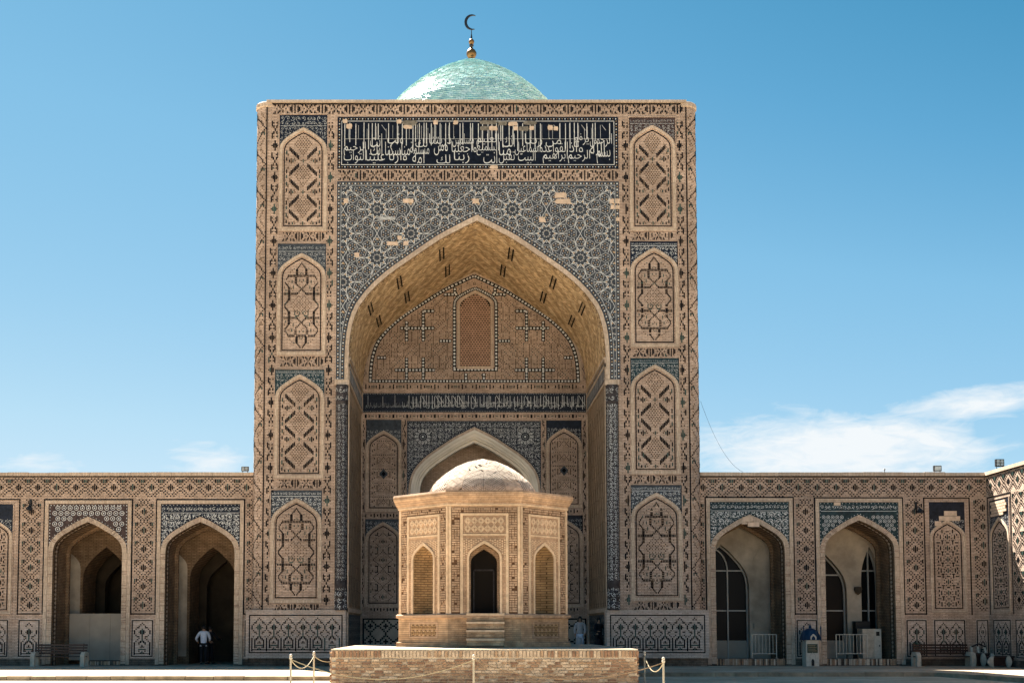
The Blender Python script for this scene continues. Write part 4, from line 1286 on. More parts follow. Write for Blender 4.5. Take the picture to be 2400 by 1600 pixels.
# hall seen through that arch
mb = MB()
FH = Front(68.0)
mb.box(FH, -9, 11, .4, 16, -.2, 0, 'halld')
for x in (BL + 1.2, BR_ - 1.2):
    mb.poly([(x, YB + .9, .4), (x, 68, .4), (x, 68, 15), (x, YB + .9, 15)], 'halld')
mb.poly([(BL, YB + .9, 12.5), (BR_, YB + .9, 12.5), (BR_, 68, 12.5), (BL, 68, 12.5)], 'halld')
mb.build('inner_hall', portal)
mb = MB(); mb.poly([(BL, YF - 0.0, .42), (BR_, YF - 0.0, .42), (BR_, 68, .42), (BL, 68, .42)], 'kerb'); mb.rect(F, BL, BR_, 0, .42, 0, 'wornbrick'); mb.build('recess_floor', portal)
# blind panels of the back wall
for (x0, x1, t, ap, b, its, tl) in ((866, 932, 983, 1014, 1193, DC, 'slate'), (1289, 1355, 985, 1009, 1184, DC, 'navy'), (864, 931, 1216, 1228, 1416, LD, 'slate'), (1290, 1358, 1207, 1222, 1416, LD, 'navy')):
    ym = (t + b) / 2
    niche(FB, bw, FB.x(x0 - 3, ym), FB.x(x1 + 3, ym), FB.z(t), FB.z(ap), FB.z(b), its, tl, 'w2', cells=24, strip=False) if False else None
    NP = niche(FB, portal, FB.x(x0 - 3, ym), FB.x(x1 + 3, ym), FB.z(t), FB.z(ap), FB.z(b), its, tl, 'w2', cells=24, strip=False)
    if its is DC:
        mb = MB(); u, v = FB.xz((x0 + x1) / 2, 1110 if x0 < 1000 else 1102)
        mb.quad4(FB, [(u, v - .26), (u + .22, v), (u, v + .26), (u - .22, v)], .008, .022, 'slate'); mb.quad4(FB, [(u, v - .13), (u + .11, v), (u, v + .13), (u - .11, v)], .022, .028, 'k')
        mb.build('diamond_tile', NP)
mb = MB()
for x in (853, 945, 1278, 1368):
    v = FB.z(985); xx = FB.x(x, 1200)
    while v > Z_D + .2:
        if abs(x - 1110) < 180 or True: draw(mb, FB, VBk, xx, v, .050, .075, mirror=False)
        v -= VH * .075
for (a, b, y) in ((866, 934, 1207), (1289, 1357, 1197), (866, 934, 1427), (1289, 1357, 1427)):
    for k in range(9):
        u = FB.x(a, y) + (FB.x(b, y) - FB.x(a, y)) * (k + .5) / 9
        mb.box(FB, u - .03, u + .03, FB.z(y) - (.1 if k % 2 else .05), FB.z(y) + (.1 if k % 2 else .05), .002, .014, 'k')
mb.build('glazed_brick_band', bw, kind='stuff')
for (x0, x1) in ((850, 955), (1268, 1374)):
    mb = MB(); U0, U1 = FB.x(x0, 1480), FB.x(x1, 1480); z0, z1 = .45, FB.z(1448)
    mb.box(FB, U0, U1, z0, z1, 0, .03, 'plaster'); dp = mb.build('dado_panel', bw)
    mb = MB(); cc = .085; nu = int((U1 - U0) / cc); nv = int((z1 - z0) / cc)
    for i in range(nu):
        for j in range(nv):
            a, b = i % 9, j % 9
            da, db = abs(a - 4), abs(b - 4)
            if da + db in (4,) or da + db == 8 and False or (da + db < 2):
                mb.box(FB, U0 + i * cc, U0 + (i + .97) * cc, z1 - (j + .97) * cc, z1 - j * cc, .03, .04, 'k')
            elif da + db == 3 and random.random() < .2: mb.box(FB, U0 + i * cc + .01, U0 + (i + .8) * cc, z1 - (j + .8) * cc, z1 - j * cc, .03, .039, 'g')
    outline(mb, FB, U0, U1, z0, z1, .07, .03)
    mb.build('glazed_diamonds', dp, kind='stuff')

# ================================================================= DOME
DY = 78.0
FDm = Front(DY)
DX, DZ = FDm.x(1105, 141), FDm.z(139)
dome = thing('tiled_dome', 'turquoise tiled dome rising behind the tall brick portal', 'dome', (DX, DY, 0))
px = DY / FOC
prof = [(0.02, 0), (.40, -.15), (1.35, -.64), (2.55, -1.30), (3.35, -1.80), (4.05, -2.30), (4.85, -3.0), (5.55, -3.75), (6.15, -4.6), (6.55, -5.6), (6.8, -6.8), (6.9, -8.0), (6.85, -9.5)]
prof = [(r * .96, z) for r, z in prof]
def dome_r(z):
    for (r0, z0), (r1, z1) in zip(prof, prof[1:]):
        if z >= z1: return r0 + (r1 - r0) * (z0 - z) / (z0 - z1)
    return prof[-1][0]
mb = MB(); mb.lathe((DX, DY, DZ), [(r, z) for r, z in prof[::-1]], 'turq3', n=96, cap=False)
sh = mb.build('dome_shell', dome, smooth=True)
mb = MB()
mb.lathe((DX, DY, 0), [(6.9, 8), (6.9, DZ - 9.6), (7.1, DZ - 9.5), (7.1, DZ - 9.2)], 'brick', n=48, cap=False); mb.build('drum', dome)
mb = MB()
# rows of slightly tilted glazed bricks following the slope
pts = [Vector((r, z)) for r, z in prof]; acc = [0]
for a, b in zip(pts, pts[1:]): acc.append(acc[-1] + (b - a).length)
def along(s):
    k = 0
    while k < len(acc) - 2 and acc[k + 1] < s: k += 1
    t = (s - acc[k]) / (acc[k + 1] - acc[k]); return pts[k] + (pts[k + 1] - pts[k]) * t
s = .35; row = 0
while s < acc[-1] * .80:
    p, q = along(s), along(s + .15)
    n = max(8, int(2 * math.pi * (p.x + .02) / .30))
    ph = random.random()
    for k in range(n):
        a0 = 2 * math.pi * (k + ph) / n; a1 = 2 * math.pi * (k + ph + .93) / n
        if math.sin((a0 + a1) / 2) > .35: continue
        j0, j1, j2 = random.uniform(0, .012), random.uniform(.025, .050), random.uniform(0, .012)
        m = random.choices(['turq', 'turq2', 'turq3'], [6, 4, .35])[0]
        i = len(mb.v); kk = mb.mi(m)
        for (pp, a, d) in ((p, a0, j0), (p, a1, j0 + j2), (q, a1, j1 + j2), (q, a0, j1)):
            rr = pp.x + d * .7; mb.v.append((DX + rr * math.cos(a), DY + rr * math.sin(a), DZ + pp.y + d * .7))
        for (pp, a) in ((q, a0), (q, a1)):
            mb.v.append((DX + pp.x * math.cos(a), DY + pp.x * math.sin(a), DZ + pp.y))
        mb.f += [(i + 3, i + 2, i + 1, i), (i + 4, i + 5, i + 2, i + 3)]; mb.m += [kk, kk]
    s += .155; row += 1
mb.build('glazed_tile_courses', dome, kind='stuff')
fin = [(.0, -.3), (.22, -.1), (.17, 0), (.09, .04), (.24, .11), (.33, .27), (.34, .42), (.26, .58), (.12, .70), (.08, .80), (.07, .90)]
mb = MB(); mb.lathe((DX, DY, DZ), fin, 'gold', n=20, cap=False); fo = mb.build('finial', dome, smooth=True)
mb = MB(); mb.lathe((DX, DY, DZ + .87), [(.07, 0), (.15, .04), (.15, .09), (.07, .14)], 'iron', n=14); mb.build('collar', fo)
mb = MB(); mb.lathe((DX, DY, DZ + 1.0), [(.05, 0), (.15, .06), (.19, .17), (.17, .28), (.09, .36), (.045, .40)], 'gold', n=18, cap=False); mb.build('ball', fo, smooth=True)
mb = MB(); mb.lathe((DX, DY, DZ + 1.38), [(.06, 0), (.06, .15), (.03, .36), (.022, .64)], 'iron', n=10); mb.build('rod', fo)
mb = MB()                                   # crescent
cx_, cz_, ro = DX + .02, DZ + 2.54, .53
n = 28; outer, inner = [], []
for k in range(n + 1):
    a = R(58) + R(236) * k / n
    outer.append((cx_ + ro * .93 * math.cos(a), cz_ + ro * math.sin(a)))
    w_ = .17 * math.sin(math.pi * k / n) ** .8 + .012
    inner.append((cx_ + (ro * .93 - w_) * math.cos(a), cz_ + (ro - w_) * math.sin(a)))
frc = Fr((0, DY, 0), (1, 0, 0), (0, -1, 0))
mb.ring(frc, outer, inner, -.04, .04, 'iron')
for a, b, c_, d_ in zip(outer, outer[1:], inner[1:], inner): mb.poly([frc.P(*a, -.04), frc.P(*b, -.04), frc.P(*c_, -.04), frc.P(*d_, -.04)], 'iron')
mb.build('crescent', fo)

# ================================================================= ARCADES
ZC = FA.z(1107); ZK = FA.z(1115)        # coping
ZFR = FA.z(1168)                         # black line over the bays
ZDT, ZDB = FA.z(1452), FA.z(1538)        # small dado panels
def bay(root, cxp, yo, tile, lines, kind, right):
    cx = FA.x(cxp, 1350)
    a_f, a_t, a_i = 105 / 53.2, 93.3 / 53.2, 81.5 / 53.2
    zs = FA.z(1300 + yo); zap = FA.z(1210 + yo)
    h = zap - zs
    mb = MB(); zb = .08
    outline(mb, FA, cx - a_f, cx + a_f, FA.z(1440), FA.z(1168.5 + yo), .05, .0, 'k', bottom=False)
    mb.build('glazed_outline', root, kind='stuff')
    mb = MB()
    mb.box(FA, cx - a_f + .06, cx - a_t, FA.z(1556), FA.z(1172 + yo), 0, .05, 'brick2'); mb.box(FA, cx + a_t, cx + a_f - .06, FA.z(1556), FA.z(1172 + yo), 0, .05, 'brick2')
    mb.box(FA, cx - a_t, cx + a_t, FA.z(1180 + yo), FA.z(1172 + yo), 0, .05, 'brick2')
    mb.build('brick_frame', root)
    zt = FA.z(1180.5 + yo)
    mb = MB(); mb.above(FA, arch(cx, a_t - .01, zs, h), zt, .012, tile); sp_ = mb.build('tile_spandrel', root)
    ins = lambda u, v: abs(u - cx) < a_t - .06 and v < zt - .05 and v > av(cx, a_t, zs + .02, h + .08, u)
    mb = MB()
    zst = zt - .40
    if kind == 'rings':
        rings(mb, FA, cx - a_t, cx + a_t, zs, zt - .06, .27, ins, .017, lines)
        beads(mb, FA, [(cx - a_t + .06, zs), (cx - a_t + .06, zt - .06), (cx + a_t - .06, zt - .06), (cx + a_t - .06, zs)], .14, .03, .018, lines, lines)
    else:
        arabesque(mb, FA, cx - a_t + .05, cx + a_t - .05, zst + .04, zt - .08, .17, ins, .017, lines, 1.6)
        mb.box(FA, cx - a_t + .08, cx + a_t - .08, zst, zst + .018, .012, .0165, lines)
        (arabesque if kind == 'scroll' else rings)(mb, FA, cx - a_t, cx + a_t, zs, zst, .30 if kind == 'scroll' else .20, lambda u, v: ins(u, v) and v < zst - .02, .017, lines)
        if kind == 'scroll': arabesque(mb, FA, cx - a_t, cx + a_t, zs, zst, .16, lambda u, v: ins(u, v) and v < zst - .02, .0175, lines, .9)
        beads(mb, FA, [(cx - a_t + .05, zs), (cx - a_t + .05, zt - .05), (cx + a_t - .05, zt - .05), (cx + a_t - .05, zs)], .16, .022, .018, lines, lines)
    beads(mb, FA, [(u, v + .06) for u, v in arch(cx, a_t - .01, zs, h)], .15, .022, .018, lines, lines)
    mb.build('tile_scrollwork', sp_, kind='stuff')
    # brick ring: separate voussoir bricks
    mb = MB()
    po, pi = arch(cx, a_t - .01, zs, h, zb), arch(cx, a_i, zs, h - .24, zb)
    mb.ring(FA, po, pi, .0, .035, 'mortar'); ar = mb.build('arch_ring', root)
    mb = MB(); d = .02
    for k in range(len(po) - 1):
        L = math.hypot(pi[k + 1][0] - pi[k][0], pi[k + 1][1] - pi[k][1])
        n = max(1, int(round(L / .075)))
        for q in range(n):
            t0, t1 = (q + .09) / n, (q + .91) / n
            lp = lambda A, B, t: (A[0] + (B[0] - A[0]) * t, A[1] + (B[1] - A[1]) * t)
            c4 = [lp(pi[k], pi[k + 1], t0), lp(pi[k], pi[k + 1], t1), lp(po[k], po[k + 1], t1), lp(po[k], po[k + 1], t0)]
            mb.quad4(FA, c4[::-1], .035, .046 + random.uniform(0, .006), 'brick2' if random.random() < .7 else 'brick')
    mb.build('voussoir_bricks', ar, kind='stuff')
    # reveal with its ornament strip
    dpt = 1.8
    ip = arch(cx, a_i, zs, h - .24, 0)
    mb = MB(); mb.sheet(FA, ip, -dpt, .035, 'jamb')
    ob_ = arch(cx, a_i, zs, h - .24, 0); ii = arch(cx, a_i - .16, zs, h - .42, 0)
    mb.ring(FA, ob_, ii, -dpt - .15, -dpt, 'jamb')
    so_ = mb.build('reveal', root)
    mb = MB(); AFb = ArcF(ip)
    AFb.P = (lambda P: (lambda u, v, w=0.0: (lambda q: (q[0], q[1] + (YA - YF), q[2]))(P(u, v, w))))(AFb.P)
    for v_ in (.22, .62): mb_n = [mb.box(AFb, q * .3, q * .3 + .3, v_ - .015, v_ + .015, 0, .012, 'k') for q in range(int(AFb.L[-1] / .3))]
    q = .1
    while q < AFb.L[-1] - .1:
        mb.quad4(AFb, [(q - .07, .42), (q, .32), (q + .07, .42), (q, .52)], 0, .014, 'brick2')
        mb.quad4(AFb, [(q + .03, .32), (q + .09, .28), (q + .13, .32), (q + .08, .37)], 0, .010, 'n'); q += .19
    mb.build('ornament_strip', so_, kind='stuff')
    return cx, a_i, zs, h - .24
def pil_panels(root, spans, first_bot=1438):
    for (x0, x1) in spans:
        U0, U1 = FA.x(x0, 1300), FA.x(x1, 1300)
        mb = MB(); lozgrid(mb, FA, U0 + .07, U1 - .07, ZFR - .02, FA.z(1434), .075, uphase=(11 - (U1 - U0 - .14) / .075) / 2 + .01 if False else -int(((U1 - U0 - .14) / .075 - 11) / 2), per=11, vstart=9)
        mb.box(FA, U0, U1, FA.z(1439), FA.z(1436.5), .002, .016, 'k')
        mb.build('glazed_lozenges', root, kind='stuff')
        mb = MB(); mb.box(FA, U0 + .0, U1 - .0, ZDB - .05, ZDT + .05, 0, .012, 'dado'); p = mb.build('dado_panel', root)
        mb = MB(); fret(mb, FA, U0 + .03, U1 - .03, ZDB, ZDT, .012); mb.build('glazed_fret', p, kind='stuff')
def arcade_wall(root, u0, u1, arches, copy_=True):
    mb = MB()
    wall_arches(mb, FA, u0, u1, 0, ZC - .02, [(cx, a, zs, h, 0) for cx, a, zs, h in arches], 0, 'brick')
    mb.poly([(u0, YA, ZC - .02), (u1, YA, ZC - .02), (u1, YA + 7, ZC - .02), (u0, YA + 7, ZC - .02)], 'kerb')
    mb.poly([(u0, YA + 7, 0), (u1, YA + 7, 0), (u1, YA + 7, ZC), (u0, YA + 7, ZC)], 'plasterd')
    w_ = mb.build('wall', root)
    mb = MB(); n = int((u1 - u0) / .9)
    for k in range(n):
        a, b = u0 + (u1 - u0) * k / n, u0 + (u1 - u0) * (k + 1) / n; dz = random.uniform(-.015, .02)
        m3 = MB(); m3.box(FA, a + .004, b - .004, ZK, ZC + dz, -.4, .07 + random.uniform(-.008, .008), 'brick2', back=True); m3.build('coping_slab', root)
    mb.rect(FA, u0, u1, ZK - .055, ZK, .012, 'k')
    mb.build('glazed_line', root)
    mb = MB(); lozgrid(mb, FA, u0, u1, ZK - .09, ZFR + .04, .0765, per=11, uphase=3); mb.build('glazed_frieze', root, kind='stuff')
    x = u0
    for cx, a, zs, h in sorted(arches) + [(u1, 0, 0, 0)]:
        if cx - a > x:
            mb = MB(); mb.box(FA, x, cx - a, -.02, FA.z(1543), 0, .03, 'wornbrick'); mb.build('footing', root)
        x = cx + a
def arch_wall(root, Y, u0, u1, zt, arches, m, nm='inner_arch_wall', th=.5):
    fr = Front(Y); mb = MB()
    wall_arches(mb, fr, u0, u1, 0, zt, [(a[0], a[1], a[2], a[3], 0) for a in arches], 0, m)
    for a in arches: mb.sheet(fr, arch(a[0], a[1], a[2], a[3], 0), -th, 0, m)
    mb.build(nm, root)

# left arcade
UL0, UL1 = FA.x(-420, 1350), FA.x(592, 1350)
la = thing('arcade', 'left brick arcade with lozenge frieze and two open arches beside the portal', 'arcade', ((UL0 + UL1) / 2, YA, 0))
bA = bay(la, 204.5, 0, 'maroon', 'w', 'rings', False)
bB = bay(la, 468.3, 0, 'navy', 'w', 'scroll', False)
arcade_wall(la, UL0, UL1, [bA, bB])
pil_panels(la, [(46, 98), (310, 363), (574, 626), (-218, -166)])
def flat_niche(root, fr, cx, a, zt, zap, zb, tile, lines, lower=True):
    p = niche(fr, root, cx - a, cx + a, zt, zap, zb, NE, tile, lines, cells=19, rows=62, strip=False, frame=True)
    if lower:
        mb = MB(); mb.box(fr, cx - a - .03, cx + a + .03, ZDB - .03, ZDT + .03, 0, .012, 'dado'); d = mb.build('dado_panel', root)
        mb = MB(); fret(mb, fr, cx - a, cx + a, ZDB, ZDT, .012); mb.build('glazed_fret', d, kind='stuff')
for cxp, rt in ((-15, la), (-275, la)):
    flat_niche(rt, FA, FA.x(cxp, 1350), 34 / 53.2 + .05, FA.z(1181), FA.z(1222), FA.z(1432), 'navy', 'w2')
    mb = MB(); outline(mb, FA, FA.x(cxp - 60, 1300), FA.x(cxp + 60, 1300), FA.z(1440), FA.z(1168.5), .05, 0, 'k', bottom=False); mb.build('glazed_outline', rt, kind='stuff')
zarc = FA.z(1300)
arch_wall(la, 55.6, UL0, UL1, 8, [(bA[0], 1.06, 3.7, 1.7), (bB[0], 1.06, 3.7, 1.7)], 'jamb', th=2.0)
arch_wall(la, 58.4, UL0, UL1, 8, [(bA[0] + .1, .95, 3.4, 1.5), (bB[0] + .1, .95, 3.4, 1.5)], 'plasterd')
F6 = Front(55.6)
for b_ in (bA, bB):
    mb = MB(); c_ = b_[0] - 1.75
    mb.under(F6, arch(c_, .58, 4.3, .9), .35, .03, 'plaster'); mb.build('plaster_panel', la)
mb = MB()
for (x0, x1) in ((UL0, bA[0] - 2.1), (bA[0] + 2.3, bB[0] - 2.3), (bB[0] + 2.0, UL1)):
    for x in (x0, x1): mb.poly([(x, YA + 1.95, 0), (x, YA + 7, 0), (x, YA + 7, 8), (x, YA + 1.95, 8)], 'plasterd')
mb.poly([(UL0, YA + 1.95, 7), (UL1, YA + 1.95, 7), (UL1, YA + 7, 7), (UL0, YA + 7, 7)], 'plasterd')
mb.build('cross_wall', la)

# right arcade
UR0, UR1 = FA.x(1640, 1350), XW
ra = thing('arcade', 'right brick arcade with two glazed arches and a blind arch next to the corner', 'arcade', ((UR0 + UR1) / 2, YA, 0))
bC = bay(ra, 1758.5, -5, 'teal', 'w', 'scroll', True)
bD = bay(ra, 2015.5, -4, 'teal', 'w', 'rings2', True)
arcade_wall(ra, UR0, UR1, [bC, bD])
pil_panels(ra, [(1603, 1655), (1862.5, 1913), (2119, 2169)])
ncx = FA.x(2222.5, 1350)
flat_niche(ra, FA, ncx, .68, FA.z(1176), FA.z(1223), FA.z(1429), 'navy', 'w2')
mb = MB(); outline(mb, FA, ncx - 1.03, ncx + 1.03, FA.z(1440), FA.z(1165), .05, 0, 'k', bottom=False); mb.build('glazed_outline', ra, kind='stuff')
mb = MB(); U0, U1 = FA.x(2283, 1300), XW - .04
lozgrid(mb, FA, U0, U1, ZFR, FA.z(1434), .075); mb.build('glazed_lozenges', ra, kind='stuff')
mb = MB(); mb.box(FA, U0, U1, ZDB - .03, ZDT + .03, 0, .012, 'dado'); p = mb.build('dado_panel', ra)
mb = MB(); fret(mb, FA, U0 + .02, U1 - .02, ZDB, ZDT, .012); mb.build('glazed_fret', p, kind='stuff')
mb = MB()
for (x, y, w_, h_) in ((1740, 1210, 24, 12), (1752, 1222, 28, 12), (1738, 1222, 14, 6), (2212, 1196, 30, 12), (2200, 1208, 50, 12), (2190, 1220, 16, 12), (1954, 1176, 16, 8)):
    mb.box(FA, FA.x(x, y), FA.x(x + w_ - 1, y), FA.z(y + h_), FA.z(y + 1), .012, .06, 'patch')
mb.build('repair_patch', ra, kind='stuff', label='pale replacement bricks in the tilework')
for b_ in (bC, bD):
    mb = MB(); cx, a = b_[0], b_[1]
    mb.box(FA, cx - a, cx + a, 0, FA.z(1544), -1.7, -.02, 'wornbrick')
    sl = mb.build('sill', ra)
    mb = MB(); n = 44
    for k in range(n):
        u = cx - a + (k + .5) * 2 * a / n
        mb.box(FA, u - .026, u + .026, .02, FA.z(1543) + random.uniform(-.01, .01), -.02, .01 + random.uniform(0, .02), random.choice(['plat1', 'wornbrick', 'brick2', 'mortar', 'plat0']))
    mb.build('soldier_course', sl, kind='stuff')
mb = MB(); cx, a = bA[0], bA[1]
mb.box(FA, FA.x(206, 1555), cx + a - .02, 0, FA.z(1548), -.6, -.3, 'wornbrick'); sl = mb.build('sill', la)
mb = MB(); n = 26; q0 = FA.x(206, 1555)
for k in range(n):
    u = q0 + (k + .5) * (cx + a - q0) / n
    mb.box(FA, u - .026, u + .026, .02, FA.z(1549) + random.uniform(-.01, .01), -.3, -.27, random.choice(['plat1', 'wornbrick', 'brick2', 'plat0']))
mb.build('soldier_course', sl, kind='stuff')
# glazed inner arches of the right arcade
YG = 55.4; FG = Front(YG)
def glazed(root, cxp, half, yap, ysp, yb, mull, trans):
    cx = FG.x(cxp, 1400); a = half / (FOC / YG); zs, zap, zb = FG.z(ysp), FG.z(yap), FG.z(yb)
    h = zap - zs; t = .06
    g = None
    mb = MB()
    mb.ring(FG, arch(cx, a, zs, h, zb), arch(cx, a - t, zs, h - t * 1.3, zb), -.40, -.30, 'alu')
    for mx in mull: mb.box(FG, cx + mx * a - .03, cx + mx * a + .03, zb, av(cx, a, zs, h, cx + mx * a) if mull[mx] else FG.z(trans[0]), -.40, -.32, 'alu')
    for ty in trans:
        v = FG.z(ty); mb.box(FG, cx - a + t, cx + a - t, v - .03, v + .03, -.40, -.315, 'alu')
    mb.box(FG, cx - a + t, cx + a - t, zb, FG.z(1500), -.415, -.36, 'board')
    g = mb.build('glazed_screen', root)
    ml = cx + list(mull)[0] * a; z0p, z1p, z2p = FG.z(1500), FG.z(trans[1]), FG.z(trans[0])
    for (ua, ub) in ((cx - a + t, ml - .03), (ml + .03, cx + a - t)):
        for (va, vb) in ((z0p, z1p - .03), (z1p + .03, z2p - .03)):
            m3 = MB(); m3.box(FG, ua, ub, va, vb, -.43, -.42, 'glass'); m3.build('pane', g)
        m3 = MB(); pt_ = [(u_, v_) for u_, v_ in arch(cx, a - .03, zs, h - .04) if ua <= u_ <= ub]
        pt_ = [(ua, av(cx, a - .03, zs, h - .04, max(ua, cx - a + .035)))] + pt_ + [(ub, av(cx, a - .03, zs, h - .04, min(ub, cx + a - .035)))]
        m3.under(FG, [(u_, max(v_, z2p + .03)) for u_, v_ in pt_], z2p + .03 if zs <= z2p else z2p + .03, -.42, 'glass'); m3.build('pane', g)
    if half > 62:
        mb = MB(); pp = [(cx - a * .42 + a * .70 * math.cos(q), FG.z(trans[0]) + a * .85 * math.sin(q)) for q in [R(x) for x in range(0, 101, 10)]]
        for s1, s2 in zip(pp, pp[1:]): mb.seg(FG, s1, s2, .05, -.40, -.32, 'alu')
        mb.build('curved_mullion', g)
    return (cx, a, zs, h)
gC = glazed(ra, 1691, 65, 1276, 1390, 1556, {.28: False}, (1336, 1430))
gD = glazed(ra, 1925, 60, 1290, 1400, 1556, {.05: False}, (1346, 1430))
gE = glazed(ra, 2040, 21, 1280, 1370, 1556, {.05: True}, (1336, 1430))
arch_wall(ra, YG, UR0, UR1, 8, [gC, gD, gE], 'plaster', th=.45)
mb = MB()
for (x0, x1) in ((1765, 1808),):
    u0_, u1_ = FG.x(x0, 1400), FG.x(x1, 1400)
    cxp_ = (u0_ + u1_) / 2; ap = arch(cxp_, (u1_ - u0_) / 2, FG.z(1330), FG.z(1280) - FG.z(1330))
    mb.under(FG, ap, FG.z(1457), .04, 'plaster'); mb.sheet(FG, ap, 0, .04, 'plaster')
    mb.box(FG, u0_, u1_, FG.z(1472), FG.z(1460), 0, .10, 'plaster')
mb.build('wall_pilaster', ra)
mb = MB()
for x in (UR0, (bC[0] + bD[0]) / 2 - .25, (bC[0] + bD[0]) / 2 + .25, bD[0] + 2.1): mb.poly([(x, YA + 1.95, 0), (x, YA + 7, 0), (x, YA + 7, 8), (x, YA + 1.95, 8)], 'plaster')
mb.poly([(UR0, YA + 1.95, 7.2), (UR1, YA + 1.95, 7.2), (UR1, YA + 7, 7.2), (UR0, YA + 7, 7.2)], 'plaster')
mb.build('cross_wall', ra)
mb = MB(); mb.box(FG, FG.x(1996, 1500), FG.x(2030, 1500), FG.z(1560), FG.z(1455), .15, .6, 'black')
bx_ = mb.build('loudspeaker_cabinet'); tag(bx_, 'black box cabinet standing behind the grey cabinet in the glazed arch', 'cabinet')

# wing arcade on the right, seen edge-on
wa_ = thing('arcade', 'side brick arcade turning the corner at the right with sunlit tilework', 'arcade', (XW, 44, 0))
FWg = Fr((XW, YA, 0), (0, -1, 0), (-1, 0, 0))       # u grows towards the camera
mb = MB(); nA, nz, nh = .68, FA.z(1292), FA.z(1223) - FA.z(1292)
WL = 22
mb.rect(FWg, 0, .35, 0, ZC, 0, 'brick')
mb.rect(FWg, .35, WL, 0, ZC, 0, 'brick')
mb.poly([(XW, YA, ZC), (XW, YA - WL, ZC), (XW + 5, YA - WL, ZC), (XW + 5, YA, ZC)], 'kerb')
mb.poly([(XW, YA - WL, 0), (XW + 5, YA - WL, 0), (XW + 5, YA - WL, ZC), (XW, YA - WL, ZC)], 'brick')
mb.build('wall', wa_)
mb = MB(); mb.box(FWg, 0, WL, ZK, ZC, -.4, .07, 'brick2'); mb.rect(FWg, .02, WL, ZK - .05, ZK, .012, 'k'); mb.build('coping', wa_)
mb = MB(); lozgrid(mb, FWg, .05, 16.0, ZK - .09, ZFR + .04, .0765); mb.build('glazed_frieze', wa_, kind='stuff')
for kk, uc in enumerate((1.25, 6.2, 11.2)):
    flat_niche(wa_, FWg, uc, .80, FA.z(1176), FA.z(1223), FA.z(1429), 'navy', 'w2')
    mb = MB(); outline(mb, FWg, uc - 1.12, uc + 1.12, FA.z(1440), FA.z(1166), .05, 0, 'k', bottom=False); mb.build('glazed_outline', wa_, kind='stuff')
    if kk: continue
    mb = MB()
    for q in range(34):
        v = FA.z(1180) - .06 - .13 * (q // 7) - .0; u = uc - .66 + (q % 7) * .2 + (.1 if (q // 7) % 2 else 0)
        if v > av(uc, .92, nz, nh + .14, u) + .05 and abs(u - uc) < .82: mb.box(FWg, u - .09, u + .09, v - .055, v + .055, .012, .05, 'patch')
    mb.build('repair_patch', wa_, kind='stuff')
for (a_, b_) in ((2.45, 5.0), (7.4, 10.0), (12.4, 15.0)):
    mb = MB(); lozgrid(mb, FWg, a_, b_, ZFR, FA.z(1434), .075); mb.build('glazed_lozenges', wa_, kind='stuff')
    mb = MB(); mb.box(FWg, a_ + .05, b_ - .1, ZDB - .03, ZDT + .03, 0, .012, 'dado'); p = mb.build('dado_panel', wa_)
    mb = MB(); fret(mb, FWg, a_ + .07, b_ - .12, ZDB, ZDT, .012); mb.build('glazed_fret', p, kind='stuff')
mb = MB(); mb.box(FWg, 0, WL, -.02, FA.z(1543), 0, .03, 'wornbrick'); mb.build('footing', wa_)

# ================================================================= PAVILION
PZ = 1.04; PY0_ = 37.5; PCX = .90
ap = 2.72                                # apothem
fw = 2 * ap * math.tan(math.pi / 8)      # face width
PC = Vector((PCX, PY0_ + ap, 0))
pav = thing('pavilion', 'small octagonal brick pavilion with dome on a brick platform', 'pavilion', (PC.x, PC.y, PZ))
zS, zCb, zCt = 2.07, 5.47, 5.93          # sill, underside and top of the cornice
def pz(py, Y=PY0_): return CAMZ + (HOR - py) * Y / FOC
def oct_(mb, prof, m, cap=True, ph=None):
    k = 1 / math.cos(math.pi / 8)
    mb.lathe((PC.x, PC.y, 0), [(r * k, z) for r, z in prof], m, n=8, ph=math.pi / 8, cap=cap)
mb = MB(); oct_(mb, [(ap + .12, PZ - .02), (ap + .12, PZ + .12), (ap + .04, PZ + .14), (ap + .04, zS - .12)], 'pavbase', cap=False)
base = mb.build('base', pav)
mb = MB(); oct_(mb, [(ap + .04, zS - .14), (ap + .12, zS - .12), (ap + .13, zS - .04), (ap + .08, zS), (ap - .3, zS + .001)], 'pav', cap=False); mb.build('sill', pav)
mb = MB(); oct_(mb, [(ap + .01, zCb - .06), (ap + .03, zCb), (ap + .06, zCb + .05), (ap + .06, zCb + .10), (ap + .11, zCb + .13), (ap + .13, zCb + .19), (ap + .21, zCb + .29), (ap + .23, zCt - .06), (ap + .20, zCt), (0.2, zCt + .02)], 'pav', cap=False)
mb.build('cornice', pav)
mb = MB(); oct_(mb, [(ap + .06, zCb - .01), (ap + .07, zCb + .02), (ap + .06, zCb + .05)], 'pavlight', cap=False); mb.build('cornice_fillet', pav)
